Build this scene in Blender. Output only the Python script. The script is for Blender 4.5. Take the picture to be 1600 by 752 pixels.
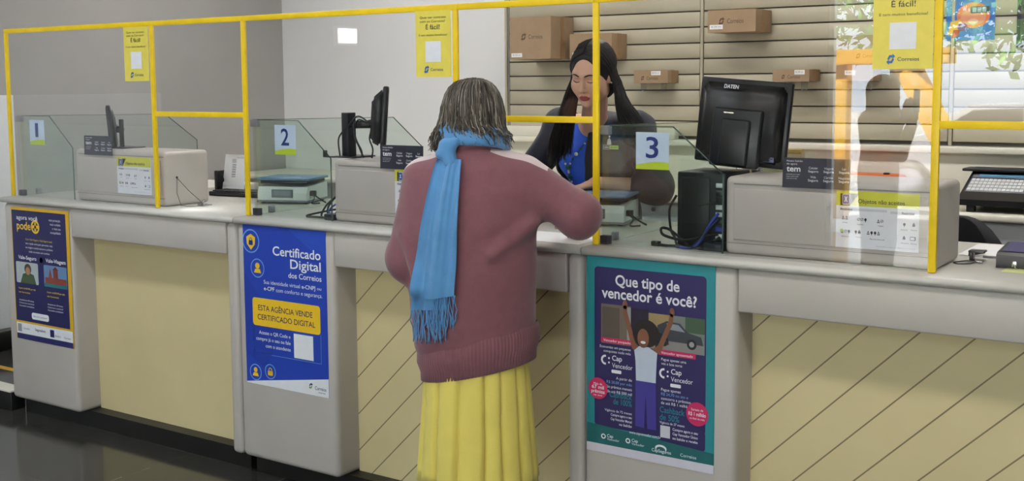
import bpy, bmesh, math, random
import numpy as np
from mathutils import Vector, Matrix, Euler
random.seed(7); rng = np.random.default_rng(11)
for o in list(bpy.data.objects): bpy.data.objects.remove(o)
S = bpy.context.scene; COL = S.collection; PI = math.pi

# ------------------------------------------------------------------ camera, world, sun, exposure
F_PX, YAW, PITCH, ROLL = 1800.0, 0.601, 0.098, -0.007
cd = bpy.data.cameras.new('camera'); cam = bpy.data.objects.new('camera', cd); COL.objects.link(cam)
cd.sensor_width = 36; cd.lens = 36*F_PX/1600; cd.shift_y = -(376-308.1)/1600; cd.clip_start = .05; cd.clip_end = 200
fw = Vector((-math.sin(YAW)*math.cos(PITCH), math.cos(YAW)*math.cos(PITCH), -math.sin(PITCH)))
r0 = Vector((math.cos(YAW), math.sin(YAW), 0)); u0 = r0.cross(fw)
r1 = math.cos(ROLL)*r0 + math.sin(ROLL)*u0; u1 = -math.sin(ROLL)*r0 + math.cos(ROLL)*u0
cam.matrix_world = Matrix(((r1.x, u1.x, -fw.x, 1.678), (r1.y, u1.y, -fw.y, -3.37), (r1.z, u1.z, -fw.z, 1.598), (0, 0, 0, 1)))
S.camera = cam
S.view_settings.view_transform = 'Standard'; S.view_settings.look = 'None'
S.view_settings.exposure = 0.0; S.view_settings.gamma = 1.0; S.view_settings.use_curve_mapping = False
S.cycles.use_denoising = True; S.cycles.max_bounces = 10; S.cycles.transparent_max_bounces = 24
S.cycles.sample_clamp_indirect = 6
HALL_LIGHT, STAFF_LIGHT, SKY, SUN = 20.0, 29.0, 7.0, 100.0
wd = bpy.data.worlds.new('daylight_sky'); S.world = wd; wd.use_nodes = True
wd.node_tree.nodes['Background'].inputs[0].default_value = (.78, .88, 1, 1)
wd.node_tree.nodes['Background'].inputs[1].default_value = SKY
sl = bpy.data.lights.new('sun', 'SUN'); sun = bpy.data.objects.new('sun', sl); COL.objects.link(sun)
sl.energy = SUN; sl.angle = .01; sun.rotation_euler = Vector((.35, -.55, -1)).to_track_quat('-Z', 'Y').to_euler()
pl = bpy.data.lights.new('entrance_portal', 'AREA'); po = bpy.data.objects.new('entrance_portal', pl); COL.objects.link(po)
pl.shape = 'RECTANGLE'; pl.size = 6.2; pl.size_y = 2.6; pl.cycles.is_portal = True
po.location = (.4, -9.0, 1.25); po.rotation_euler = (PI/2, 0, 0)

# ------------------------------------------------------------------ materials
def lin(c): return tuple((x/12.92 if x <= .04045 else ((x+.055)/1.055)**2.4) for x in c)
def rgb(r, g, b): return lin((r/255, g/255, b/255))
_M = {}
def mat(name, col, rough=.5, metal=0, spec=.5, noise=0, nscale=8, bump=0, bscale=60, emit=0, stretch=None, sheen=0, coat=0):
    if name in _M: return _M[name]
    m = bpy.data.materials.new(name); m.use_nodes = True; nt = m.node_tree; b = nt.nodes['Principled BSDF']
    c4 = tuple(col)+(1,)
    b.inputs['Base Color'].default_value = c4; b.inputs['Roughness'].default_value = rough
    b.inputs['Metallic'].default_value = metal; b.inputs['Specular IOR Level'].default_value = spec
    if sheen: b.inputs['Sheen Weight'].default_value = sheen
    if coat: b.inputs['Coat Weight'].default_value = coat; b.inputs['Coat Roughness'].default_value = .08
    tc = nt.nodes.new('ShaderNodeTexCoord'); src = tc.outputs['Object']
    if stretch:
        mp = nt.nodes.new('ShaderNodeMapping'); mp.inputs['Scale'].default_value = stretch
        nt.links.new(src, mp.inputs['Vector']); src = mp.outputs['Vector']
    if noise:
        n = nt.nodes.new('ShaderNodeTexNoise'); n.inputs['Scale'].default_value = nscale; n.inputs['Detail'].default_value = 5
        nt.links.new(src, n.inputs['Vector'])
        rp = nt.nodes.new('ShaderNodeValToRGB')
        rp.color_ramp.elements[0].position = .3; rp.color_ramp.elements[1].position = .7
        rp.color_ramp.elements[0].color = tuple(max(0, x*(1-noise)) for x in col)+(1,)
        rp.color_ramp.elements[1].color = tuple(min(1, x*(1+noise)) for x in col)+(1,)
        nt.links.new(n.outputs['Fac'], rp.inputs['Fac']); nt.links.new(rp.outputs['Color'], b.inputs['Base Color'])
    if bump:
        n2 = nt.nodes.new('ShaderNodeTexNoise'); n2.inputs['Scale'].default_value = bscale; n2.inputs['Detail'].default_value = 3
        nt.links.new(src, n2.inputs['Vector'])
        bp = nt.nodes.new('ShaderNodeBump'); bp.inputs['Strength'].default_value = bump; bp.inputs['Distance'].default_value = .002
        nt.links.new(n2.outputs['Fac'], bp.inputs['Height']); nt.links.new(bp.outputs['Normal'], b.inputs['Normal'])
    if emit:
        b.inputs['Emission Color'].default_value = c4; b.inputs['Emission Strength'].default_value = emit
    _M[name] = m; return m
def ink(r, g, b):
    return mat('ink_%d_%d_%d' % (r, g, b), rgb(r, g, b), .45, noise=.03, nscale=30)
def glass(name, tint, f0):
    m = bpy.data.materials.new(name); m.use_nodes = True; nt = m.node_tree; nt.nodes.clear()
    N = nt.nodes.new; out = N('ShaderNodeOutputMaterial'); mix = N('ShaderNodeMixShader')
    tr = N('ShaderNodeBsdfTransparent'); tr.inputs[0].default_value = tint+(1,)
    gl = N('ShaderNodeBsdfGlossy'); gl.inputs['Roughness'].default_value = .004; gl.inputs[0].default_value = (1, 1, 1, 1)
    ge = N('ShaderNodeNewGeometry'); dp = N('ShaderNodeVectorMath'); dp.operation = 'DOT_PRODUCT'
    nt.links.new(ge.outputs['Normal'], dp.inputs[0]); nt.links.new(ge.outputs['Incoming'], dp.inputs[1])
    def mth(op, a, bv, clamp=False):
        k = N('ShaderNodeMath'); k.operation = op; k.use_clamp = clamp
        for i, v in enumerate((a, bv)):
            if v is None: continue
            if isinstance(v, (int, float)): k.inputs[i].default_value = v
            else: nt.links.new(v, k.inputs[i])
        return k.outputs[0]
    c = mth('ABSOLUTE', dp.outputs['Value'], None); o = mth('SUBTRACT', 1.0, c, True)
    p = mth('POWER', o, 5.0); f = mth('ADD', mth('MULTIPLY', p, 1-f0), f0, True)
    nt.links.new(f, mix.inputs[0]); nt.links.new(tr.outputs[0], mix.inputs[1]); nt.links.new(gl.outputs[0], mix.inputs[2])
    nt.links.new(mix.outputs[0], out.inputs[0]); _M[name] = m; return m

ACRYL = glass('clear_acrylic', (.985, .985, .985), .045)
DIVG = glass('divider_glass', (.91, .955, .935), .018)
PANE = glass('green_tinted_glass', (.92, .96, .94), .04)
CLEARP = glass('clear_plastic', (.9, .9, .9), .05)
COUNTER = mat('counter_laminate', rgb(188, 182, 176), .42, noise=.035, nscale=5)
WORKTOP = mat('worktop_laminate', rgb(204, 201, 195), .35, noise=.03, nscale=7)
RECESS = mat('recess_panel', rgb(214, 198, 152), .5, noise=.05, nscale=3)
GROOVE = mat('groove', rgb(128, 114, 88), .7)
SLAT = mat('slat_board', rgb(190, 182, 160), .5, noise=.03, nscale=3)
SLATGAP = mat('slat_gap', rgb(70, 66, 60), .7)
CREAM = mat('cream_laminate', rgb(226, 222, 208), .45, noise=.02, nscale=6)
WHITEWALL = mat('white_wall_paint', rgb(236, 235, 236), .7, noise=.02, nscale=2, bump=.05)
GREYWALL = mat('grey_wall_paint', rgb(166, 164, 162), .75, noise=.03, nscale=2, bump=.05)
DIMWALL = mat('wall_dimmed_for_glass', rgb(84, 84, 86), .8, noise=.03, nscale=2)  # dark tone for unseen walls, put in to keep glass reflections low
CEIL = mat('ceiling_paint', rgb(225, 225, 222), .8, noise=.02, nscale=2)
YELLOW = mat('yellow_tape', rgb(240, 204, 16), .4, noise=.06, nscale=14)
BLACKP = mat('black_plastic', rgb(26, 26, 30), .35, noise=.15, nscale=20)
BLACKR = mat('black_rubber', rgb(18, 18, 20), .55, noise=.2, nscale=20)
NAVYP = mat('dark_navy_plastic', rgb(30, 32, 48), .35, noise=.1, nscale=20)
CHROME = mat('chrome', rgb(190, 190, 192), .22, 1, noise=.05)
STEEL = mat('dark_steel', rgb(90, 88, 86), .35, 1, noise=.05)
GREYP = mat('grey_plastic', rgb(128, 130, 138), .4, noise=.05)
WHITEP = mat('white_plastic', rgb(222, 224, 226), .35, noise=.03)
CARD = mat('cardboard', rgb(160, 134, 106), .8, noise=.07, nscale=12, bump=.1, bscale=40)
WPAPER = mat('white_paper', rgb(238, 238, 240), .55, noise=.015, nscale=20)
PLINTH = mat('black_plinth', rgb(22, 21, 20), .45, noise=.2, nscale=6)

# ------------------------------------------------------------------ mesh building
class MB:
    def __init__(s): s.v = []; s.f = []; s.m = []; s.sm = []; s.mats = []
    def mi(s, m):
        if m not in s.mats: s.mats.append(m)
        return s.mats.index(m)
    def add(s, vs, fs, m, smooth=False):
        o = len(s.v); k = s.mi(m); s.v.extend([tuple(p) for p in vs])
        for f in fs: s.f.append([o+i for i in f]); s.m.append(k); s.sm.append(smooth)
        return s
    def bmadd(s, bm, m, smooth=False, M=None):
        if M is not None: bm.transform(M)
        bm.verts.index_update(); s.add([v.co.copy() for v in bm.verts], [[v.index for v in f.verts] for f in bm.faces], m, smooth); bm.free(); return s
    def box(s, lo, hi, m, bev=0, seg=2, M=None, smooth=None):
        bm = bmesh.new(); bmesh.ops.create_cube(bm, size=1)
        c = [(a+b)/2 for a, b in zip(lo, hi)]; d = [abs(b-a) for a, b in zip(lo, hi)]
        for v in bm.verts: v.co = Vector((c[0]+v.co.x*d[0], c[1]+v.co.y*d[1], c[2]+v.co.z*d[2]))
        if bev:
            bev = min(bev, min(d)*.49)
            bmesh.ops.bevel(bm, geom=bm.edges[:], offset=bev, segments=seg, profile=.5, affect='EDGES')
        return s.bmadd(bm, m, bool(bev) if smooth is None else smooth, M)
    def prism(s, poly, h0, h1, m, M=None, smooth=False):     # polygon in xy, extruded z h0..h1
        n = len(poly); vs = [(x, y, h0) for x, y in poly]+[(x, y, h1) for x, y in poly]
        if M is not None: vs = [M @ Vector(p) for p in vs]
        s.add(vs, [list(range(n))[::-1], list(range(n, 2*n))], m, False)
        o = len(s.v)-2*n; k = s.mi(m)
        for i in range(n):
            j = (i+1) % n; s.f.append([o+i, o+j, o+n+j, o+n+i]); s.m.append(k); s.sm.append(smooth)
        return s
    def tube(s, pts, r, m, n=8, cap=True, flat=None):
        pts = [Vector(p) for p in pts]; rs = r if hasattr(r, '__len__') else [r]*len(pts)
        vs = []; fs = []; up = Vector((0, 0, 1))
        t0 = (pts[1]-pts[0]).normalized()
        if abs(t0.dot(up)) > .95: up = Vector((1, 0, 0))
        side = t0.cross(up).normalized()
        for i, p in enumerate(pts):
            t = (pts[min(i+1, len(pts)-1)]-pts[max(i-1, 0)]).normalized()
            side = (side-t*side.dot(t)).normalized(); b = t.cross(side)
            for k in range(n):
                a = 2*PI*k/n; vs.append(p+side*(math.cos(a)*rs[i])+b*(math.sin(a)*rs[i]*(flat or 1)))
        for i in range(len(pts)-1):
            for k in range(n):
                k2 = (k+1) % n; fs.append([i*n+k, i*n+k2, (i+1)*n+k2, (i+1)*n+k])
        if cap: fs.append(list(range(n))[::-1]); fs.append([(len(pts)-1)*n+k for k in range(n)])
        return s.add(vs, fs, m, True)
    def lathe(s, prof, m, n=24, M=None):
        vs = []; fs = []
        for r, z in prof:
            for k in range(n): vs.append(Vector((r*math.cos(2*PI*k/n), r*math.sin(2*PI*k/n), z)))
        for i in range(len(prof)-1):
            for k in range(n):
                k2 = (k+1) % n; fs.append([i*n+k, i*n+k2, (i+1)*n+k2, (i+1)*n+k])
        fs.append(list(range(n))[::-1]); fs.append([(len(prof)-1)*n+k for k in range(n)])
        if M is not None: vs = [M @ v for v in vs]
        return s.add(vs, fs, m, True)
    def sphere(s, c, r, m, n=12, sc=(1, 1, 1)):
        bm = bmesh.new(); bmesh.ops.create_uvsphere(bm, u_segments=n, v_segments=max(6, n*2//3), radius=r)
        for v in bm.verts: v.co = Vector((c[0]+v.co.x*sc[0], c[1]+v.co.y*sc[1], c[2]+v.co.z*sc[2]))
        return s.bmadd(bm, m, True)
    def grid(s, P, m, smooth=True, wrap=False):               # P[i][j] points
        ni, nj = len(P), len(P[0]); vs = [p for row in P for p in row]; fs = []
        for i in range(ni-1):
            for j in range(nj if wrap else nj-1):
                j2 = (j+1) % nj; fs.append([i*nj+j, i*nj+j2, (i+1)*nj+j2, (i+1)*nj+j])
        return s.add(vs, fs, m, smooth)
    def build(s, name, parent=None, inv=None):
        me = bpy.data.meshes.new(name)
        vs = s.v if inv is None else [inv @ Vector(p) for p in s.v]
        me.from_pydata([tuple(p) for p in vs], [], s.f)
        for m in s.mats: me.materials.append(m)
        me.polygons.foreach_set('material_index', s.m); me.polygons.foreach_set('use_smooth', s.sm); me.update()
        o = bpy.data.objects.new(name, me); COL.objects.link(o)
        if parent: o.parent = parent
        return o
def tag(o, label, cat, group=None):
    o['label'] = label; o['category'] = cat
    if group: o['group'] = group
    return o
def thing(name, label, cat, loc=(0, 0, 0), rz=0, group=None):
    o = bpy.data.objects.new(name, None); COL.objects.link(o); o.empty_display_size = .05
    o.location = loc; o.rotation_euler = (0, 0, rz); return tag(o, label, cat, group)
def inv_of(t): return Matrix.LocRotScale(t.location, t.rotation_euler, None).inverted()
def part(mb, name, t, label=None):                            # mesh given in world coordinates, parented to t
    o = mb.build(name, t, inv_of(t))
    if label: o['label'] = label
    return o
def struct(mb, name):
    o = mb.build(name); o['kind'] = 'structure'; return o

# lettering ------------------------------------------------------------------
_T = {}
def text_mesh(s, bold=0):
    k = (s, bold)
    if k not in _T:
        c = bpy.data.curves.new('t', 'FONT'); c.body = s; c.size = 1; c.offset = bold; c.resolution_u = 3; c.fill_mode = 'FRONT'
        o = bpy.data.objects.new('t', c); me = bpy.data.meshes.new_from_object(o)
        vs = np.array([v.co[:2] for v in me.vertices]) if len(me.vertices) else np.zeros((0, 2)); fs = [list(p.vertices) for p in me.polygons]
        bpy.data.objects.remove(o); bpy.data.curves.remove(c); bpy.data.meshes.remove(me); _T[k] = (vs, fs)
    return _T[k]
CAPH = .70
def rrect(x0, y0, x1, y1, r, n=5):
    out = []
    for cx, cy, a in ((x1-r, y1-r, 0), (x0+r, y1-r, 90), (x0+r, y0+r, 180), (x1-r, y0+r, 270)):
        for i in range(n+1):
            t = math.radians(a+90*i/n); out.append((cx+r*math.cos(t), cy+r*math.sin(t)))
    return out
class Sheet:          # a printed sheet: u to the right, v down (0..1), ink layers lie a fraction of a millimetre apart
    def __init__(s, W, H, base, T=.0012):
        s.W, s.H, s.mb = W, H, MB(); s.mb.box((0, 0, -H), (W, T, 0), base)
    def P(s, u, v, l): return (u*s.W, -.00035*l, -v*s.H)
    def poly(s, pts, m, l=1):
        n = len(pts); vs = [s.P(u, v, l) for u, v in pts]; f = list(range(n))
        a = sum(pts[i][0]*pts[(i+1) % n][1]-pts[(i+1) % n][0]*pts[i][1] for i in range(n))
        s.mb.add(vs, [f if a < 0 else f[::-1]], m); return s
    def rect(s, u0, v0, u1, v1, m, l=1): return s.poly([(u0, v0), (u1, v0), (u1, v1), (u0, v1)], m, l)
    def rr(s, u0, v0, u1, v1, r, m, l=1):    # r in metres
        return s.poly([(x/s.W, y/s.H) for x, y in rrect(u0*s.W, v0*s.H, u1*s.W, v1*s.H, r)], m, l)
    def ell(s, u, v, ru, rv, m, l=1, n=24): return s.poly([(u+ru*math.cos(2*PI*i/n), v+rv*math.sin(2*PI*i/n)) for i in range(n)], m, l)
    def circ(s, u, v, r, m, l=1): return s.ell(u, v, r/s.W, r/s.H, m, l)
    def ring(s, u, v, r, w, m, l=1, n=28):
        for i in range(n):
            a, b = 2*PI*i/n, 2*PI*(i+1)/n
            s.poly([(u+q*math.cos(t)/s.W, v+q*math.sin(t)/s.H) for q, t in ((r, a), (r, b), (r-w, b), (r-w, a))], m, l)
        return s
    def line(s, u0, v0, u1, v1, w, m, l=1):
        x0, y0, x1, y1 = u0*s.W, v0*s.H, u1*s.W, v1*s.H; d = math.hypot(x1-x0, y1-y0); nx, ny = -(y1-y0)/d*w/2, (x1-x0)/d*w/2
        return s.poly([((x0+nx)/s.W, (y0+ny)/s.H), ((x1+nx)/s.W, (y1+ny)/s.H), ((x1-nx)/s.W, (y1-ny)/s.H), ((x0-nx)/s.W, (y0-ny)/s.H)], m, l)
    def text(s, st, u0, u1, v, h, m, l=3, bold=0, align='fit'):  # cap height h (fraction of H) centred at v, spanning u0..u1
        vs, fs = text_mesh(st, bold)
        if not len(vs): return s
        x0, x1 = vs[:, 0].min(), vs[:, 0].max(); sy = h*s.H/CAPH
        sx = (u1-u0)*s.W/(x1-x0)
        if align != 'fit': sx = min(sx, sy)
        w = sx*(x1-x0); ox = u0*s.W if align in ('fit', 'left') else (u1*s.W-w if align == 'right' else (u0+u1)/2*s.W-w/2)
        base = -v*s.H-h*s.H/2
        s.mb.add([(ox+(x-x0)*sx, -.00035*l, base+y*sy) for x, y in vs], fs, m); return s
    def logo(s, u, v, r, ma, mb_, l=3):      # the two interlocked arrows
        for sg, m in ((1, ma), (-1, mb_)):
            p = [(-1.0, .15), (-.55, -.75), (.15, -.75), (.15, -1.1), (.75, -.45), (.15, .1), (.15, -.25), (-.3, -.25), (-.62, .35)]
            s.poly([(u+sg*(x*.8+.18)*r/s.W, v+sg*(y*.8-.12)*r/s.H) for x, y in p], m, l)
        return s
    def build(s, name, x, y, z, label, cat, group=None, rx=0, rz=0):
        o = s.mb.build(name); o.location = (x, y, z); o.rotation_euler = (rx, 0, rz); return tag(o, label, cat, group)

# ------------------------------------------------------------------ signed-distance modelling (for bodies and clothes)
def V(*a): return np.array(a, float)
def rc(a, b, r1, r2, flat=None):
    a, b = V(*a), V(*b); ba = b-a; L2 = max(ba@ba, 1e-9)
    fx = None if flat is None else (V(*flat[0])/np.linalg.norm(flat[0]), flat[1])
    def f(P):
        Q = P-a
        t = np.clip(Q@ba/L2, 0, 1); W = Q-t[:, None]*ba
        if fx is not None: W = W+np.outer(W@fx[0], fx[0])*(1/fx[1]-1)
        return np.sqrt((W*W).sum(1))-(r1+(r2-r1)*t)
    return f
def ell(c, r, R=None):
    c, r = V(*c), V(*r)
    def f(P):
        Q = P-c
        if R is not None: Q = Q@R
        k0 = np.sqrt(((Q/r)**2).sum(1)); k1 = np.sqrt(((Q/r**2)**2).sum(1))+1e-9
        return k0*(k0-1)/k1
    return f
def loft(zs, ws, ds, cx=None, cy=None):
    zs, ws, ds = V(*zs), V(*ws), V(*ds); cx = np.zeros(len(zs)) if cx is None else V(*cx); cy = np.zeros(len(zs)) if cy is None else V(*cy)
    def f(P):
        z = P[:, 2]; w = np.interp(z, zs, ws); d = np.interp(z, zs, ds)
        q = np.sqrt(((P[:, 0]-np.interp(z, zs, cx))/w)**2+((P[:, 1]-np.interp(z, zs, cy))/d)**2)
        e = (q-1)*np.minimum(w, d)
        return np.maximum(e, np.maximum(zs[0]-z, z-zs[-1]))
    return f
def xf(f, R, t, s=1.0):
    t = V(*t)
    return lambda P: f((P-t)@R/s)*s
class SDF:
    def __init__(s): s.p = []; s.post = []
    def u(s, f, k=.02): s.p.append(('u', f, k)); return s
    def sub(s, f, k=.01): s.p.append(('s', f, k)); return s
    def __call__(s, P, idx=None):
        d = np.full(len(P), 9.0)
        for i, (op, f, k) in enumerate(s.p):
            if idx is not None and i not in idx: continue
            e = f(P)
            if op == 'u':
                h = np.maximum(k-np.abs(d-e), 0)/k; d = np.minimum(d, e)-h*h*k*.25
            else:
                e = -e; h = np.maximum(k-np.abs(d-e), 0)/k; d = np.maximum(d, e)+h*h*k*.25
        for g in s.post: d = d+g(P)
        return d
def nets(sdf, lo, hi, res, B=16):
    lo = V(*lo); n = np.ceil((V(*hi)-lo)/res).astype(int); nb = -(-n//B); n = nb*B
    NX, NY, NZ = n+2
    bi = np.stack(np.meshgrid(*[np.arange(k) for k in nb], indexing='ij'), -1).reshape(-1, 3)
    C = lo+(bi*B+B/2)*res; half = B*res*.5*1.733
    D = sdf(C); act = np.abs(D) < half*1.35+.025
    pv = [np.abs(f(C)) if op == 's' else f(C) for op, f, k in sdf.p]
    off = np.stack(np.meshgrid(*[np.arange(B+1)]*3, indexing='ij'), -1).reshape(-1, 3)
    ids = []; pos = []; quads = []
    corners = np.array([(i, j, k) for i in (0, 1) for j in (0, 1) for k in (0, 1)])
    edges = [(a, b) for a in range(8) for b in range(a+1, 8) if np.abs(corners[a]-corners[b]).sum() == 1]
    for q in np.nonzero(act)[0]:
        near = {i for i, (op, f, k) in enumerate(sdf.p) if pv[i][q] < (D[q] if op == 'u' else 0)+2.6*half+2*k+.02}
        g0 = bi[q]*B; Vv = sdf(lo+(g0+off)*res, near).reshape(B+1, B+1, B+1)
        if (Vv > 0).all() or (Vv < 0).all(): continue
        Vv = np.where(Vv == 0, 1e-9, Vv); Sg = Vv < 0
        cv = [Vv[c[0]:c[0]+B, c[1]:c[1]+B, c[2]:c[2]+B] for c in corners]
        ns = sum((c < 0).astype(int) for c in cv); mix = (ns > 0) & (ns < 8)
        I = np.argwhere(mix)
        if len(I):
            vals = np.stack([c[mix] for c in cv], 1); acc = np.zeros((len(I), 3)); cnt = np.zeros(len(I))
            for a, b in edges:
                va, vb = vals[:, a], vals[:, b]; m = (va < 0) != (vb < 0)
                t = np.where(m, va/np.where(m, va-vb, 1), 0)
                acc += m[:, None]*(corners[a]+t[:, None]*(corners[b]-corners[a])); cnt += m
            G = g0+I; ids.append((G[:, 0]*NY+G[:, 1])*NZ+G[:, 2]); pos.append(lo+(G+acc/cnt[:, None])*res)
        for ax in range(3):
            A = Sg[:B, :B, :B]; sl_ = [slice(0, B)]*3; sl_[ax] = slice(1, B+1); Bq = Sg[tuple(sl_)]
            for flip, mm in ((False, A & ~Bq), (True, ~A & Bq)):
                I = np.argwhere(mm)
                if not len(I): continue
                G = g0+I; a1, a2 = (ax+1) % 3, (ax+2) % 3; e1 = np.eye(3, dtype=int)[a1]; e2 = np.eye(3, dtype=int)[a2]
                qs = [G-e1-e2, G-e2, G, G-e1]; qi = np.stack([(x[:, 0]*NY+x[:, 1])*NZ+x[:, 2] for x in qs], 1)
                quads.append(qi[:, ::-1] if flip else qi)
    ids = np.concatenate(ids); pos = np.concatenate(pos); quads = np.concatenate(quads)
    o = np.argsort(ids); ids, pos = ids[o], pos[o]; k = np.searchsorted(ids, quads); k = np.clip(k, 0, len(ids)-1)
    ok = (ids[k] == quads).all(1); return pos, k[ok]
def net_obj(sdf, lo, hi, res, mats, name, parent, matfn=None, label=None, drop=None):
    pos, q = nets(sdf, lo, hi, res)
    me = bpy.data.meshes.new(name); me.from_pydata(pos.tolist(), [], q.tolist())
    for m in mats: me.materials.append(m)
    me.polygons.foreach_set('use_smooth', np.ones(len(q), bool))
    if matfn is not None: me.polygons.foreach_set('material_index', matfn(pos[q].mean(1)).astype(np.int32))
    me.update(); o = bpy.data.objects.new(name, me); COL.objects.link(o); o.parent = parent
    if label: o['label'] = label
    return o

# ================================================================== the setting
FZ = -.06
def floor_mat():
    m = bpy.data.materials.new('dark_granite_tiles'); m.use_nodes = True; nt = m.node_tree; b = nt.nodes['Principled BSDF']
    tc = nt.nodes.new('ShaderNodeTexCoord'); br = nt.nodes.new('ShaderNodeTexBrick'); n = nt.nodes.new('ShaderNodeTexNoise')
    br.offset = 0; br.inputs['Scale'].default_value = 1; br.inputs['Brick Width'].default_value = .6; br.inputs['Row Height'].default_value = .6
    br.inputs['Mortar Size'].default_value = .003; br.inputs['Color1'].default_value = rgb(70, 69, 66)+(1,); br.inputs['Color2'].default_value = rgb(64, 63, 60)+(1,)
    br.inputs['Mortar'].default_value = rgb(96, 94, 88)+(1,)
    n.inputs['Scale'].default_value = 14; n.inputs['Detail'].default_value = 6
    mx = nt.nodes.new('ShaderNodeMix'); mx.data_type = 'RGBA'; mx.blend_type = 'MULTIPLY'; mx.inputs['Factor'].default_value = .5
    nt.links.new(tc.outputs['Object'], br.inputs['Vector']); nt.links.new(tc.outputs['Object'], n.inputs['Vector'])
    nt.links.new(br.outputs['Color'], mx.inputs['A']); nt.links.new(n.outputs['Fac'], mx.inputs['B']); nt.links.new(mx.outputs['Result'], b.inputs['Base Color'])
    b.inputs['Roughness'].default_value = .11; return m
struct(MB().box((-5.2, -9.1, FZ-.1), (5.1, 3.4, FZ), floor_mat()), 'floor')
struct(MB().box((-5.0, .95, FZ), (1.6, 3.2, .12), mat('raised_floor', rgb(92, 88, 82), .6, noise=.1)), 'floor_staff_side')
struct(MB().box((-5.2, -9.1, 3.1), (5.1, 3.4, 3.2), CEIL), 'ceiling')
struct(MB().box((-5.2, 3.22, FZ), (1.62, 3.4, 3.1), WHITEWALL).box((1.62, 3.22, FZ), (5.1, 3.4, 3.1), DIMWALL), 'wall_back')  # right stretch is out of view, darkened to weaken its reflection in the divider
struct(MB().box((-5.2, -2.0, FZ), (-5.04, 3.22, 3.1), GREYWALL).box((-5.2, -9.0, FZ), (-5.04, -2.0, 3.1), DIMWALL), 'wall_left')  # unseen hall stretch darkened so the screens mirror less light
struct(MB().box((5.0, -9.0, FZ), (5.1, 3.22, 3.1), DIMWALL), 'wall_right')
w = MB().box((-5.2, -9.12, FZ), (-2.62, -9.0, 3.1), DIMWALL).box((3.6, -9.12, FZ), (5.1, -9.0, 3.1), DIMWALL).box((-2.62, -9.12, 2.6), (3.6, -9.0, 3.1), DIMWALL)
struct(w, 'wall_front')
w = MB()
for x in (-2.62, .42, 3.54): w.box((x, -9.1, FZ), (x+.06, -9.02, 2.6), WHITEP, .004)
w.box((-2.62, -9.1, 2.2), (3.6, -9.02, 2.26), WHITEP, .004)
struct(w, 'trim_1')
struct(MB().box((-5.04, -2.0, .08), (-5.02, .86, 1.55), mat('pale_wall_board', rgb(222, 226, 230), .5, noise=.02), .004), 'trim_2')
struct(MB().box((-5.04, -8.9, FZ), (-5.015, 3.2, .06), PLINTH, .003), 'baseboard_left')
tp = MB().box((-4.95, .43, FZ), (-4.1, .475, FZ+.002), mat('floor_tape', rgb(190, 150, 40), .6, noise=.1)); tag(tp.build('floor_tape'), 'yellow safety tape strip on the dark floor left of the counter', 'tape')
struct(MB().box((-4.7, -.05, FZ), (-3.73, .03, .035), PLINTH, .004).box((-4.7, -.055, .035), (-3.73, .035, .045), CREAM, .002), 'trim_3')

# outdoors, seen mirrored in the glass
struct(MB().box((-40, -60, FZ-.1), (30, -9.12, FZ-.02), mat('sunlit_pavement', rgb(196, 192, 184), .9, noise=.08, nscale=2)), 'ground')
LEAF = mat('leaf_green', rgb(74, 112, 48), .6, noise=.35, nscale=3); BARK = mat('bark', rgb(92, 76, 60), .9, noise=.2)
def tree(x, y, h, R, label, seed):
    r = random.Random(seed); t = thing('street_tree', label, 'tree', (x, y, FZ-.02))
    tr = MB(); tr.tube([(x, y, FZ-.02), (x+.05, y, h*.35), (x-.05, y+.05, h*.6)], [.14, .11, .07], BARK, 8)
    for k in range(6):
        a = k*1.05; tr.tube([(x, y, h*.38), (x+math.cos(a)*R*.4, y+math.sin(a)*R*.4, h*.6), (x+math.cos(a)*R*.8, y+math.sin(a)*R*.8, h*.78)], [.06, .04, .015], BARK, 6)
    part(tr, 'trunk', t); lv = MB()
    for k in range(1500):
        d = Vector((r.gauss(0, 1), r.gauss(0, 1), r.gauss(0, .75))).normalized()*(R*(.5+.5*r.random()**.5))*(1+.25*math.sin(7*r.random()))
        c = Vector((x, y, h*.68))+Vector((d.x, d.y, d.z*.62)); s = .09+.08*r.random()
        a = Vector((r.gauss(0, 1), r.gauss(0, 1), r.gauss(0, 1))).normalized(); b = a.orthogonal().normalized()
        lv.add([c-a*s, c+b*s*.45, c+a*s, c-b*s*.45], [[0, 1, 2, 3]], LEAF)
    part(lv, 'foliage', t)
tree(-1.2, -17, 4.2, 1.9, 'green tree mirrored in the glass above the right counter opening', 1)
tree(-5.4, -21, 5.0, 2.2, 'green tree mirrored in the acrylic beside the right yellow post', 2)
tree(4.4, -19, 4.6, 2.0, 'green street tree outside the entrance beyond the parked car', 3)
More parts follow.
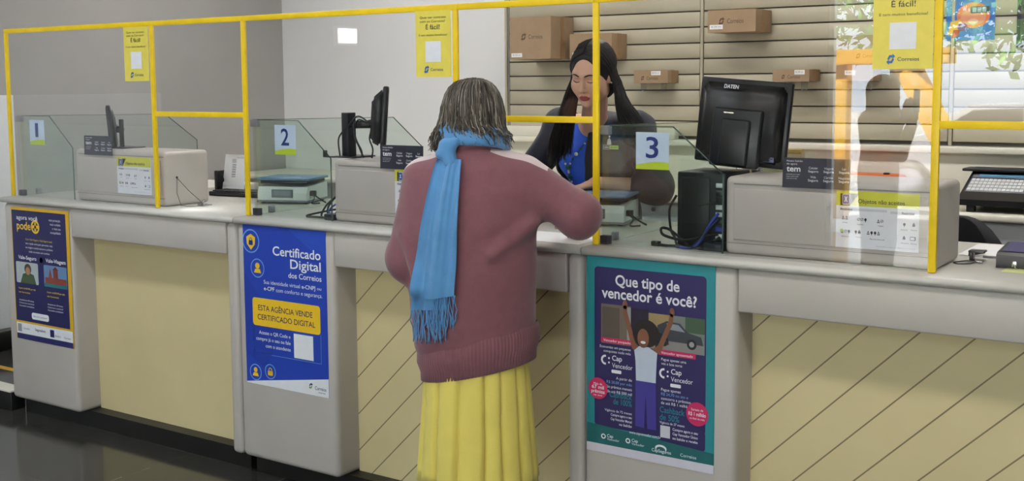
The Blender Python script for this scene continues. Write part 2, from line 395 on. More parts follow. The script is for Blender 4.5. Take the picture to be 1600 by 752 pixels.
def car(x, y, z):
    t = thing('parked_car', 'white parked car mirrored low in the glass above the right opening', 'car', (x, y, z))
    pr = [(-2.1, .3), (-2.12, .7), (-1.95, .86), (-1.2, .95), (-.6, 1.36), (.75, 1.4), (1.45, .98), (2.0, .9), (2.1, .6), (2.08, .3)]
    M = Matrix.Translation((x, y, z)) @ Matrix(((1, 0, 0, 0), (0, 0, 1, 0), (0, 1, 0, 0), (0, 0, 0, 1)))
    part(MB().prism(pr, -.82, .82, mat('white_car_paint', rgb(228, 228, 230), .25, coat=.5, noise=.01), M), 'body', t)
    wn = [(-1.05, .98), (-.55, 1.3), (.05, 1.32), (.05, .98)]; wn2 = [(.12, .98), (.12, 1.32), (.7, 1.33), (1.25, .98)]
    part(MB().prism(wn, -.83, .83, BLACKP, M).prism(wn2, -.83, .83, BLACKP, M), 'window', t)
    for sx in (-1.35, 1.3):
        for sy in (-.74, .74):
            Mw = Matrix.Translation((x+sx, y+sy, z+.32)) @ Matrix.Rotation(PI/2, 4, 'X')
            part(MB().lathe([(.1, -.1), (.3, -.1), (.32, -.06), (.32, .06), (.3, .1), (.1, .1)], BLACKR, 20, Mw).lathe([(.02, -.105), (.2, -.105), (.2, .105), (.02, .105)], GREYP, 16, Mw), 'wheel', t)
car(-1.3, -13.2, FZ-.02)
YB = mat('yellow_paint', rgb(240, 180, 30), .5, noise=.03)
t = thing('canopy_frame', 'yellow slanted canopy frame mirrored beside the dark silhouette', 'canopy', (-2.6, -10.6, FZ-.02))
part(MB().box((-4.6, -10.8, 1.8), (-1.7, -10.4, 1.98), YB, .01), 'beam', t)
part(MB().tube([(-2.25, -10.6, 1.85), (-1.35, -10.6, .1), (-1.25, -10.6, FZ-.02)], [.16, .15, .15], YB, 10), 'strut', t)
part(MB().box((-3.1, -10.7, FZ-.02), (-2.9, -10.5, 1.85), YB, .01), 'post', t)
# lamps
LAMPC = mat('cool_lamp_diffuser', (.90, .95, 1), .5, emit=HALL_LIGHT); LAMP = mat('lamp_diffuser', (1, .95, .87), .5, emit=HALL_LIGHT); LAMP2 = mat('staff_lamp_diffuser', (1, .97, .93), .5, emit=STAFF_LIGHT)
def ceiling_light(x, y, m, label, w=1.2, d=.3):
    t = thing('ceiling_light', label, 'ceiling light', (x, y, 3.1), 0)
    f = MB()
    for a, b in (((-w/2-.03, -d/2-.03), (w/2+.03, -d/2)), ((-w/2-.03, d/2), (w/2+.03, d/2+.03)), ((-w/2-.03, -d/2), (-w/2, d/2)), ((w/2, -d/2), (w/2+.03, d/2))):
        f.box((x+a[0], y+a[1], 3.04), (x+b[0], y+b[1], 3.1), WHITEP, .003)
    part(f, 'frame', t); part(MB().box((x-w/2, y-d/2, 3.06), (x+w/2, y+d/2, 3.09), m), 'diffuser', t)
for i, x in enumerate((-3.6, -1.4, .8, 3.0)):
    ceiling_light(x, -1.35, LAMPC if i < 2 else LAMP, 'fluorescent ceiling light over the customer hall, %s' % ('above station one', 'above station two', 'above station three', 'at the far right')[i])
    ceiling_light(x, -5.2, LAMPC, 'fluorescent ceiling light deeper in the customer hall, %s' % ('by the left wall', 'second from the left wall', 'third from the left wall', 'by the right wall')[i])
for i, x in enumerate((-3.4, -1.0, 1.2)):
    ceiling_light(x, 1.7, LAMP2, 'fluorescent ceiling light over the staff side, %s' % ('left', 'middle', 'right')[i])
EML = mat('emergency_lamp_lens', (1, 1, 1), .4, emit=9.0)
t = thing('emergency_lamp', 'small square lit emergency lamp mirrored in the glass of station two', 'lamp', (-5.04, -3.93, 1.95))
part(MB().box((-5.04, -4.06, 1.93), (-5.0, -3.80, 2.09), WHITEP, .006), 'housing', t); part(MB().box((-5.0, -4.04, 1.95), (-4.99, -3.82, 2.07), EML), 'lens', t)

# ================================================================== the counter
SX = (-3.70, -2.0, -.30)
YZX = Matrix(((0, 0, 1, 0), (1, 0, 0, 0), (0, 1, 0, 0), (0, 0, 0, 1)))     # polygon (y,z) extruded along x
def clip_line(x0, z0, sl, xa, xb, za, zb):      # the stretch of z = z0+sl*(x-x0) inside a rectangle
    pts = []
    for x in (xa, xb):
        z = z0+sl*(x-x0)
        if za <= z <= zb: pts.append((x, z))
    for z in (za, zb):
        x = x0+(z-z0)/sl
        if xa < x < xb: pts.append((x, z))
    return sorted(pts)[:2] if len(pts) >= 2 else None
def counter(S, label, groove):
    t = thing('counter_section', label, 'counter', (S+.85, .2, FZ)); W = 1.695
    nose = [(-.058, 1.022), (-.072, 1.025), (-.079, 1.035), (-.075, 1.045), (-.062, 1.05)]
    top = MB().prism(nose+[(.72, 1.05), (.72, 1.022)], S, S+W, WORKTOP, YZX, True)
    top.box((S, .715, 1.01), (S+.5, 1.2, 1.05), WORKTOP, .004)
    part(top, 'worktop', t)
    part(MB().box((S, -.06, .02), (S+.555, .45, 1.022), COUNTER, .024, 4), 'pillar', t)
    part(MB().box((S+.5565, -.06, .885), (S+1.632, .04, 1.022), COUNTER, .006), 'fascia', t)
    part(MB().box((S+1.633, -.06, .02), (S+W, .45, 1.022), COUNTER, .022, 4), 'end_post', t)
    pm = MB().box((S+.555, .065, -.02), (S+1.633, .085, 1.0), RECESS)
    if groove is not None:
        for k in range(-14, 14):
            pts = clip_line(S+.56, groove+.152*k, .98, S+.556, S+1.632, -.015, .99)
            if pts:
                (xa, za), (xb, zb) = pts; n = .0016
                pm.add([(xa-n, .0645, za+n), (xb-n, .0645, zb+n), (xb+n, .0645, zb-n), (xa+n, .0645, za-n)], [[0, 1, 2, 3]], GROOVE)
    part(pm, 'recess_panel', t)
    part(MB().box((S+.555, .06, -.034), (S+1.633, .075, -.02), STEEL, .002), 'bottom_rail', t)
    part(MB().box((S+.02, .0, FZ), (S+W-.01, .4, .022), PLINTH), 'plinth', t)
counter(SX[0], 'pale counter section of station one, at the left, with a plain recessed panel', None)
counter(SX[1], 'pale counter section of station two, in the middle, behind the standing customer', .72)
counter(SX[2], 'pale counter section of station three, at the right, with diagonal grooved panel', .655)

PX = (-3.697, -2.576, -1.986, -.876, -.286, .824, 1.414)
def strip(mb, x0, x1, z0, z1): mb.box((x0, -.006, z0), (x1, .006, z1), YELLOW, .001)
def screen(x0, x1, z0, label, full):
    t = thing('acrylic_screen', label, 'screen', ((x0+x1)/2, 0, z0)); zt = 1.888; h = .011
    part(MB().box((x0+.002, -.0025, z0), (x1-.002, .0025, zt-.004), ACRYL), 'clear_sheet', t)
    a = MB(); strip(a, x0-h if full else x0+h, x1+h if full else x1-h, zt-.022, zt); part(a, 'top_edging', t)
    if full:
        for x in (x0, x1): a = MB(); strip(a, x-h, x+h, z0+.001, zt-.022); part(a, 'side_edging', t)
    else: a = MB(); strip(a, x0+h, x1-h, z0-.011, z0+.011); part(a, 'bottom_edging', t)
names = ('one', 'two', 'three')
for k in range(3):
    screen(PX[2*k], PX[2*k+1], 1.0505, 'tall clear acrylic screen with yellow edging in front of station %s' % names[k], True)
    screen(PX[2*k+1], PX[2*k+2], 1.475, 'short hanging acrylic screen with yellow edging over the opening ' + ('right of station one', 'where the customer reaches through', 'at the right end')[k], False)

GEDGE = mat('polished_glass_edge', rgb(70, 92, 84), .25, noise=.1)
def number_glass(S, word):
    t = thing('counter_glass', 'greenish cut-corner glass pane standing at station %s, carrying its number card' % word, 'glass', (S+.24, .033, 1.05))
    zx = Matrix(((1, 0, 0, 0), (0, 0, 1, 0), (0, 1, 0, 0), (0, 0, 0, 1)))
    part(MB().prism([(S+.02, 1.0505), (S+.463, 1.0505), (S+.463, 1.305), (S+.285, 1.455), (S+.02, 1.455)], .030, .036, PANE, zx), 'pane', t)
    part(MB().tube([(S+.02, .033, 1.455), (S+.285, .033, 1.455)], .0016, GEDGE, 6).tube([(S+.285, .033, 1.455), (S+.463, .033, 1.305)], .0024, GEDGE, 6).tube([(S+.463, .033, 1.305), (S+.463, .033, 1.0505)], .0028, GEDGE, 6), 'edge', t)
    for z in (1.0507, 1.425): part(MB().box((S+.016, .02, z), (S+.05, .046, z+.03), GREYP if z > 1.2 else NAVYP, .003), 'clamp', t)
    t = thing('divider_glass', 'greenish glass divider running back from the counter edge at station %s' % word, 'glass', (S+.012, .4, 1.05))
    part(MB().prism([(.05, 1.0505), (1.18, 1.0505), (1.18, 1.283), (.955, 1.44), (.05, 1.455)], S+.009, S+.015, DIVG, YZX), 'pane', t)
    part(MB().tube([(S+.012, .05, 1.455), (S+.012, .955, 1.44)], .0014, GEDGE, 6).tube([(S+.012, .955, 1.44), (S+.012, 1.18, 1.283)], .0022, GEDGE, 6).tube([(S+.012, 1.18, 1.283), (S+.012, 1.18, 1.0505)], .0022, GEDGE, 6), 'edge', t)
    part(MB().box((S+.004, .12, 1.0507), (S+.02, .15, 1.08), GREYP, .003), 'clamp', t)
for k in range(3): number_glass(SX[k], names[k])

def cabinet(S, word):
    t = thing('counter_cabinet', 'cream rounded cabinet box standing on the counter of station %s' % word, 'cabinet', (S+.795, .16, 1.05)); x0, x1 = S+.466, S+1.128
    part(MB().box((x0, .042, 1.0505), (x1, .30, 1.30), COUNTER, .018, 4), 'shell', t)
    part(MB().box((x0+.03, .0405, 1.275), (x1-.006, .045, 1.279), mat('panel_seam', rgb(140, 136, 130), .6)).box((x0+.008, .0405, 1.086), (x1-.006, .045, 1.0885), mat('panel_seam', rgb(140, 136, 130), .6)), 'seam', t)
    part(MB().box((x0+.03, .0365, 1.098), (x1-.025, .046, 1.262), COUNTER, .004), 'front_panel', t)
for k in range(3): cabinet(SX[k], names[k])

# ================================================================== printed sheets
NAVY, BLUE, DKBLUE = ink(24, 24, 84), ink(30, 62, 168), ink(16, 40, 120)
PYEL, PWHITE, TEAL, DTEAL, WINE = ink(240, 196, 40), ink(236, 238, 244), ink(22, 128, 138), ink(14, 92, 96), ink(190, 30, 90)
PALEY, TXT, LIME, LBLUE = ink(232, 216, 92), ink(58, 60, 50), ink(182, 206, 40), ink(120, 170, 230)
INDIGO, LOGOB = ink(34, 26, 86), ink(20, 90, 160)
# yellow notices on the acrylic
def notice(k, x0, x1, z0, z1, word):
    s = Sheet(x1-x0, z1-z0, PALEY)
    s.text('Quer ter contrato', .13, .87, .1, .036, TXT).text('com os Correios?', .13, .85, .16, .036, TXT).text('É fácil!', .3, .7, .245, .07, TXT, bold=.008)
    s.text('E tem muitos benefícios!', .1, .9, .365, .032, TXT).rect(.28, .46, .72, .77, PWHITE)
    s.logo(.31, .885, .016, LOGOB, LOGOB).text('Correios', .42, .78, .885, .045, ink(70, 84, 96), bold=.006)
    s.build('yellow_notice', x0, -.0082, z1, 'pale yellow contract notice hanging on the acrylic screen of station %s' % word, 'notice', 'yellow notices on the screens')
notice(0, -2.762, -2.592, 1.622, 1.866, 'one'); notice(1, -1.056, -.892, 1.625, 1.868, 'two'); notice(2, .642, .812, 1.633, 1.877, 'three')
# number cards
for k in range(3):
    s = Sheet(.122, .123, ink(196, 214, 236), .0008)
    s.text(str(k+1), .4 if k == 0 else .31, .6 if k == 0 else .69, .4, .56, ink(28, 48, 120), bold=.012)
    n = 14; s.poly([(i/n, .86-.07*math.sin(i/n*2.6-.3)) for i in range(n+1)]+[(1, 1), (0, 1)], LIME)
    s.build('number_card', (-3.578, -1.848, -.15)[k], .0285, 1.4355, 'white card with a dark blue number %d over a lime edge' % (k+1), 'number card', 'station number cards')
# dark insurance signs
def tem(x, word):
    s = Sheet(.212, .092, ink(40, 42, 58), .002); W_ = PWHITE
    s.text('Nosso balcão', .06, .3, .1, .06, W_).text('de agora', .06, .22, .2, .06, W_).text('tem', .06, .27, .36, .19, W_, bold=.02)
    for i, q in enumerate(('proteção para você', 'e para quem você', 'mais ama na vida')): s.text(q, .06, .26-.02*i, .55+.07*i, .035, W_)
    for i, (a, b) in enumerate((('Celular', 'Seguro'), ('Viagem', 'Segura'), ('Lar', 'Seguro'), ('Vida', 'Segura'), ('Cartão', 'Seguro'), ('Negócio', 'Seguro'))):
        u = .46+.225*(i % 3); v = .32+.3*(i//3)
        s.text(a, u-.08, u+.08, v, .075, W_, align='c').text(b, u-.075, u+.075, v+.11, .075, W_, bold=.01)
    s.build('insurance_sign', x, .0345, 1.366, 'dark slate insurance sign propped on the cabinet edge at station %s' % word, 'sign', 'dark insurance signs', rx=-.03)
tem(-3.145, 'one'); tem(-1.275, 'two'); tem(.36, 'three')
# objects not accepted
def denied(x, word):
    W_, H_ = .245, .172; s = Sheet(W_, H_, ink(226, 228, 236), .001); K = ink(40, 40, 50); G = ink(150, 152, 162)
    s.rect(0, 0, 1, .26, ink(206, 206, 60)); s.poly([(.05, .05), (.28, .05), (.17, .26), (.05, .26)], DKBLUE)
    s.rr(.075, .055, .165, .24, .004, PWHITE, 2).rr(.08, .065, .16, .23, .0035, ink(30, 72, 150), 3).text('X', .1, .14, .148, .09, PWHITE, 4, .02)
    s.text('Objetos não aceitos', .27, .83, .17, .075, K, bold=.006)
    s.rect(.05, .3, .62, .345, ink(200, 202, 212)).rect(.66, .32, .95, .365, ink(200, 202, 212)).text('Proibidos', .055, .2, .322, .04, K, bold=.015).text('Restritos', .8, .94, .342, .04, K, bold=.015)
    def icons(u, v, n, seed):
        r = random.Random(seed)
        for i in range(n):
            c = u+.042*i; q = r.randint(0, 3)
            if q == 0: s.ell(c, v, .015, .026, K); s.rect(c-.004, v+.02, c+.004, v+.045, K)
            elif q == 1: s.poly([(c-.018, v+.035), (c, v-.035), (c+.018, v+.035)], K); s.ell(c, v+.012, .006, .01, PWHITE, 2)
            elif q == 2: s.ring(c, v, .0045, .0012, K); s.line(c-.014, v+.02, c+.014, v-.02, .0012, K)
            else: s.rect(c-.016, v-.01, c+.016, v+.03, K); s.ell(c, v-.02, .008, .016, K)
    icons(.09, .47, 2, 3); icons(.28, .49, 3, 5); icons(.52, .5, 2, 8); icons(.83, .53, 1, 2); icons(.94, .53, 1, 12)
    icons(.08, .71, 3, 4); icons(.25, .71, 2, 6); icons(.40, .71, 4, 15); icons(.83, .76, 1, 9)
    s.rr(.9, .735, .965, .80, .002, K).rr(.905, .745, .955, .79, .0015, PWHITE, 2).text('- +', .912, .95, .768, .02, K)
    s.circ(.075, .70, .0055, ink(150, 180, 50), 2)
    for u0, u1, v, q in ((.07, .16, .555, 'Armas'), (.24, .37, .575, 'Líquidos'), (.5, .6, .58, 'Frágeis'), (.79, .87, .62, 'Aerossol'), (.91, .98, .62, 'Perfume'), (.07, .17, .8, 'Químicos'), (.23, .34, .8, 'Tóxicos'), (.4, .62, .82, 'Material inflamável'), (.78, .9, .85, 'Alimentos'), (.91, .98, .85, 'Baterias')):
        s.text(q, u0, u1, v, .024, K, align='c')
    s.text('Consulte a lista completa no balcão', .5, .97, .94, .018, G)
    s.build('parcel_rules_sign', x, .0352, 1.272, 'white and yellow parcel rules sign on the cabinet front of station %s' % word, 'sign', 'parcel rules signs')
denied(-2.905, 'one'); denied(-1.205, 'two'); denied(.53, 'three')

# poster of station one
s = Sheet(.475, .668, ink(214, 170, 20)); W_ = PWHITE
s.rect(.012, .022, .945, .86, NAVY).rect(.012, .875, .985, .958, W_).rect(.012, .958, .985, 1, ink(34, 36, 96))
s.text('agora você', .1, .47, .075, .032, W_, bold=.012).text('pode', .1, .345, .135, .06, PYEL, bold=.015).ring(.425, .137, .034, .01, PYEL, 2).rect(.41, .105, .44, .169, PYEL, 2).rect(.372, .126, .478, .148, PYEL, 2)
for i, q in enumerate(('mais proteção', 'mais cuidado', 'e mais sua', 'tranquilidade')): s.text(q, .64, .86, .075+.03*i, .017, W_, align='right')
for i, q in enumerate(('Com Vale-Viagem e Vale-Seguro você', 'tem a ajuda certa para aproveitar mais', 'sua viagem e ainda concorre a prêmios', 'todos os meses com sorteios')): s.text(q, .12+.02*i, .83-.02*i, .235+.03*i, .015, PYEL if i == 0 else W_, align='c')
s.text('Vale-Seguro', .1, .42, .375, .028, W_, bold=.012).text('Vale-Viagem', .58, .92, .375, .028, W_, bold=.012).circ(.5, .38, .014, PYEL)
s.rr(.05, .41, .44, .57, .008, ink(176, 186, 190), 2).ell(.26, .46, .06, .04, ink(70, 54, 46), 3).poly([(.12, .57), (.17, .5), (.26, .485), (.36, .5), (.4, .57)], ink(60, 84, 52), 3).ell(.26, .475, .04, .03, ink(164, 120, 92), 4)
s.rr(.54, .41, .93, .57, .008, ink(96, 132, 176), 2).rect(.56, .5, .92, .545, ink(130, 56, 44), 3).poly([(.62, .5), (.65, .43), (.68, .5)], ink(140, 66, 50), 3).rect(.7, .44, .78, .5, ink(120, 50, 44), 3).poly([(.69, .44), (.74, .415), (.79, .44)], ink(90, 40, 36), 3).rect(.54, .545, .93, .57, ink(26, 110, 120), 3)
for u in (.08, .58):
    s.text('A partir de R$ 9,90 por mês', u, u+.3, .61, .013, PYEL).text('sem burocracia', u, u+.2, .64, .013, PYEL)
    for i in range(3): s.text(('Assistência 24 horas', 'Cobertura nacional', 'Consulte condições')[i], u, u+.26, .70+.022*i, .011, W_)
s.rr(.29, .785, .59, .835, .012, W_, 2).text('Fale com o atendente', .32, .56, .81, .012, NAVY)
s.rect(.03, .885, .1, .945, ink(150, 152, 160), 2).text('consulte', .13, .24, .915, .012, NAVY).text('Seguradora', .34, .52, .91, .02, NAVY, bold=.01).rect(.6, .89, .67, .945, NAVY, 2).text('SEGUROS', .68, .78, .93, .012, NAVY).text('Correios', .84, .95, .93, .014, NAVY)
s.build('poster', -3.632, -.0614, 1.006, 'navy poster with a yellow border and two small pictures on the left pillar', 'poster', 'posters on the counter pillars')
# poster of station two
s = Sheet(.472, .674, BLUE)
s.poly([(0, 1), (0, .992), (1, .885), (1, 1)], W_)
s.poly([(0, .3), (.45, .62), (.25, .9), (0, .8)], ink(28, 56, 156)); s.poly([(.55, 0), (1, 0), (1, .2)], ink(36, 72, 180))
s.ring(.1, .1, .05, .005, LBLUE, 2).poly([(.045, .075), (.1, .055), (.155, .075), (.15, .12), (.1, .155), (.05, .12)], PYEL, 2).rr(.075, .095, .125, .125, .003, DKBLUE, 3).ring(.1, .092, .009, .003, DKBLUE, 3)
s.ring(.175, .265, .04, .004, LBLUE, 2).circ(.175, .25, .013, PYEL, 2).poly([(.13, .295), (.145, .27), (.205, .27), (.22, .295)], PYEL, 2)
s.text('Certificado', .37, .94, .145, .056, W_, bold=.014).text('Digital', .58, .94, .215, .056, W_, bold=.014).text('dos Correios', .555, .945, .285, .033, W_, bold=.012)
s.text('Sua identidade virtual', .25, .69, .345, .024, W_).text('e-CNPJ', .71, .87, .345, .024, W_, bold=.014).text('ou', .89, .94, .345, .018, W_).text('e-CPF', .25, .38, .385, .024, W_, bold=.014).text('com conforto e segurança.', .4, .95, .387, .024, W_)
s.rr(.1, .45, .92, .625, .014, PYEL, 2).text('ESTA AGÊNCIA VENDE', .17, .83, .51, .034, NAVY, 3, .008).text('CERTIFICADO DIGITAL', .16, .86, .568, .034, NAVY, 3, .008)
for a, b, c, d in ((.105, .62, .105, .8), (.105, .8, .92, .8), (.92, .8, .92, .62)): s.line(a, b, c, d, .0016, LBLUE)
for i, q in enumerate(('Acesse o QR Code e', 'compre já o seu ou fale', 'com o atendente')): s.text(q, .13, .56, .665+.04*i, .022, W_, align='right', bold=.006)
s.rect(.6, .64, .83, .79, W_, 2)
s.ring(.115, .925, .035, .004, LBLUE, 2).circ(.115, .91, .011, PYEL, 2).poly([(.075, .95), (.09, .928), (.14, .928), (.155, .95)], PYEL, 2)
s.ring(.3, .905, .032, .004, LBLUE, 2).rr(.27, .9, .33, .93, .003, PYEL, 2).ring(.3, .895, .01, .003, PYEL, 2)
s.logo(.79, .945, .014, NAVY, ink(120, 170, 60)).text('Correios', .84, .97, .952, .022, NAVY, bold=.006).text('empresa', .88, .96, .975, .01, NAVY)
s.build('poster', -1.958, -.0614, 1.0215, 'bright blue digital certificate poster with a yellow text box on the middle pillar', 'poster', 'posters on the counter pillars')
# poster of station three
s = Sheet(.470, .670, TEAL); SK = ink(122, 78, 56); HAIRC = ink(24, 18, 20); JE = ink(58, 52, 140)
s.rr(.065, .05, .935, .82, .014, INDIGO, 1)
s.text('Que tipo de', .235, .735, .11, .053, W_, bold=.02).text('vencedor é você?', .125, .865, .177, .053, W_, bold=.02)
s.rect(.12, .235, .36, .435, ink(104, 94, 86), 2).rect(.36, .24, .5, .43, ink(28, 22, 50), 2).rect(.13, .25, .27, .42, ink(84, 74, 66), 3).rect(.33, .24, .36, .43, ink(150, 150, 152), 3)
s.rect(.5, .255, .925, .43, ink(110, 116, 112), 2).rect(.5, .255, .66, .33, ink(150, 130, 90), 3).rect(.78, .255, .925, .33, ink(60, 84, 62), 3).rect(.5, .385, .925, .43, ink(128, 126, 124), 3)
s.poly([(.56, .38), (.57, .31), (.64, .285), (.74, .29), (.8, .33), (.9, .345), (.915, .385)], ink(52, 56, 66), 4).poly([(.64, .295), (.73, .298), (.78, .33), (.65, .325)], ink(130, 140, 150), 5)
for u in (.62, .83): s.circ(u, .385, .017, ink(20, 20, 24), 5).circ(u, .385, .009, ink(150, 150, 156), 6)
s.poly([(.55, .40), (.58, .345), (.63, .355), (.66, .40)], ink(24, 24, 28), 6).circ(.58, .41, .013, ink(20, 20, 20), 6)
s.rect(.12, .405, .385, .43, WINE, 4).text('Vencedor poupador', .14, .37, .418, .013, W_, 6).rect(.58, .428, .86, .455, WINE, 4).text('Vencedor aposentado', .6, .84, .442, .013, W_, 6)
s.ell(.48, .36, .105, .07, HAIRC, 7).ell(.46, .385, .045, .048, SK, 8).ell(.46, .405, .02, .007, PWHITE, 9)
s.poly([(.395, .455), (.37, .44), (.3, .27), (.3, .235), (.325, .23), (.335, .27), (.40, .41), (.44, .44)], SK, 7).ell(.315, .228, .02, .022, SK, 7)
s.poly([(.575, .455), (.60, .44), (.69, .29), (.69, .25), (.665, .245), (.655, .285), (.575, .41), (.52, .44)], SK, 7).ell(.68, .24, .02, .022, SK, 7)
s.poly([(.39, .45), (.43, .425), (.46, .43), (.5, .425), (.57, .45), (.565, .5), (.56, .6), (.405, .6), (.4, .5)], ink(196, 206, 226), 8)
s.poly([(.4, .6), (.56, .6), (.565, .835), (.495, .835), (.482, .66), (.47, .835), (.4, .83)], JE, 7)
for u, v, al in ((.12, .52, 0), (.585, .545, 0)):
    s.ring(u+.035, v, .017, .007, W_, 2).rect(u+.04, v-.03, u+.085, v+.03, INDIGO, 3).circ(u+.065, v-.011, .0035, W_, 4).circ(u+.065, v+.011, .0035, W_, 4)
    s.text('Cap', u+.09, u+.17, v-.015, .026, W_, bold=.014).text('Vencedor', u+.09, u+.255, v+.022, .024, W_).rr(u+.085, v+.045, u+.165, v+.062, .003, W_, 2)
s.text('Economize em pequenas', .11, .36, .452, .013, W_, align='right').text('conquistas todo mês', .14, .36, .473, .013, W_, align='right')
s.text('Pague apenas uma', .6, .79, .475, .013, W_).text('vez e boa sorte', .6, .76, .496, .013, W_)
for i, (q, c, h) in enumerate((('A partir de', W_, .014), ('R$ 20,00 por mês', LBLUE, .014), ('São prêmios mensais', W_, .014), ('de até R$ 500 mil', W_, .014))): s.text(q, .16, .37, .605+.024*i, h, c, align='right')
s.text('Cashback', .19, .37, .69, .03, TEAL, bold=.006).text('de 100%', .22, .37, .725, .03, TEAL, bold=.006).text('Vigência de 72 meses', .15, .37, .775, .012, W_)
for i, (q, c) in enumerate((('Pague apenas', W_), ('R$ 24,70 no ato e', LBLUE), ('concorra a prêmios', W_), ('de até R$ 1 milhão', W_))): s.text(q, .6, .85, .625+.022*i, .014, c, align='left')
s.text('Cashback', .59, .78, .725, .03, TEAL, bold=.006).text('de 50%', .59, .74, .762, .03, TEAL, bold=.006).text('Vigência de 37 meses', .59, .78, .81-.02, .012, W_)
for i, q in enumerate(('Compre agora o seu', 'Cap Vencedor Mensal', 'no balcão')): s.text(q, .2, .37, 0.795+.022*i, .013, W_, align='right', bold=.008)
s.rr(.58, .8, .935, .90, .012, INDIGO, 1.5).rect(.595, .805, .67, .865, ink(206, 206, 214), 2)
for i, q in enumerate(('Compre agora o seu', 'Cap Vencedor Único', 'no balcão e receba')): s.text(q, .69, .88, .815+.022*i, .013, W_, align='left', bold=.008)
s.rr(.065, .78, .6, .865, .014, INDIGO, 1.25)
s.circ(.095, .672, .037, WINE, 5).text('Mais de', .06, .13, .648, .012, W_, 6).text('67 mil', .045, .145, .665, .018, W_, 6, .014).text('prêmios', .04, .15, .687, .018, W_, 6, .014).text('no ano', .06, .13, .706, .01, W_, 6)
s.circ(.875, .72, .039, WINE, 5).text('Sorteio de', .83, .92, .698, .012, W_, 6).text('R$ 1 milhão', .81, .94, .72, .018, W_, 6, .012).text('no final do mês', .82, .93, .742, .01, W_, 6)
s.poly([(0, .855), (1, .9), (1, .96), (0, .955)], DTEAL, 2)
s.text('www.capvencedor.com.br', .35, .6, .868, .014, W_, 3)
for u in (.12, .32):
    s.ring(u+.02, .915, .009, .004, W_, 3).text('Cap', u+.05, u+.1, .908, .016, W_, 3, .01).text('Vencedor', u+.05, u+.15, .925, .012, W_, 3)
s.ell(.6, .922, .045, .018, W_, 3).ell(.6, .928, .035, .014, DTEAL, 4).text('CapSeguros', .53, .68, .935, .016, W_, 5, .008).text('Correios', .75, .87, .935, .016, W_, 3)
s.rect(0, .957, 1, 1, ink(214, 210, 224), 3)
s.build('poster', -.287, -.0614, 1.0215, 'teal and indigo poster with a cheering woman in a white shirt on the right pillar', 'poster', 'posters on the counter pillars')
# small glass sticker
s = Sheet(.06, .055, CLEARP, .0004); 
s.rect(0, .62, .45, .9, ink(150, 152, 152)).rect(.03, .66, .42, .86, ink(60, 62, 62), 2).rect(.45, .64, 1, .88, ink(150, 190, 80))
s.poly([(.25, .6), (.3, .3), (.42, .18), (.5, .3), (.55, .6)], ink(190, 192, 192)).ell(.42, .1, .06, .07, ink(200, 200, 200)).text('CORREIOS', .05, .4, .76, .1, PWHITE, 3).text('SEGURO', .5, .95, .76, .1, TXT, 3)
s.build('glass_sticker', -.276, .0285, 1.424, 'tiny grey and green sticker on the glass left of the number 3 card', 'sticker')

# ================================================================== staff side: slat wall, back counter
Z0, PITCHZ = 1.939, .0968
def slat_panel(x0, x1, zb, label):
    m = MB(); m.box((x0, 3.213, zb), (x1, 3.219, 3.08), SLATGAP); k = -13
    while k < 8:
        z1 = Z0-k*PITCHZ-.004; z0_ = z1-PITCHZ+.008; k += 1
        if z1 < zb+.02 or z0_ > 3.08: continue
        m.box((x0+.012, 3.2, max(z0_, zb)), (x1-.012, 3.214, min(z1, 3.08)), SLAT, .003, 1)
    o = m.build('slatwall_panel'); tag(o, label, 'wall panel', 'slatwall panels')
    return o
slat_panel(-2.85, -1.402, 1.245, 'cream slatwall panel behind the clerk, the one carrying the three left cartons')
slat_panel(-1.398, .086, 1.245, 'cream slatwall panel behind the black monitor, the one carrying the right cartons')
slat_panel(.09, 1.6, 1.245, 'cream slatwall panel at the right end, carrying the blue picture')
m = MB()
for x in (-2.868, -1.4, .088): m.box((x-.009, 3.196, 1.245), (x+.009, 3.218, 3.08), SLAT, .002)
struct(m, 'trim_4')
t = thing('back_counter', 'long cream counter with drawers along the back wall', 'counter', (-1.7, 2.9, .12))
part(MB().box((-5.0, 2.6, .905), (1.6, 3.218, .94), CREAM, .01, 3), 'worktop', t)
part(MB().box((-5.0, 2.66, .12), (1.6, 3.2, .905), mat('back_carcass', rgb(196, 194, 186), .5, noise=.03)), 'carcass', t)
part(MB().box((-2.85, 3.17, .94), (1.6, 3.215, 1.205), CREAM, .003), 'backsplash', t)
part(MB().box((-2.85, 3.12, 1.205), (1.6, 3.218, 1.243), CREAM, .008), 'ledge', t)
part(MB().box((-2.85, 3.14, 1.243), (-1.55, 3.2, 1.312), CREAM, .006), 'upstand', t)
DRW = mat('drawer_grey', rgb(186, 190, 196), .4, noise=.02)
for k in range(7):
    x = .26+.18-.46*k
    o = part(MB().box((x-.22, 2.645, .60), (x+.22, 2.665, .895), DRW, .004), 'drawer', t)
    Mk = Matrix.Translation((x-.03, 2.645, .862)) @ Matrix.Rotation(PI/2, 4, 'X')
    kb = MB().lathe([(.006, 0), (.008, .012), (.014, .016), (.013, .024), (.004, .027)], STEEL, 16, Mk).build('knob', o)
    kb.matrix_parent_inverse = Matrix(); kb.location = -t.location; 
x = .66+.24
part(MB().box((x-.22, 2.645, .60), (x+.22, 2.665, .895), DRW, .004), 'drawer', t)
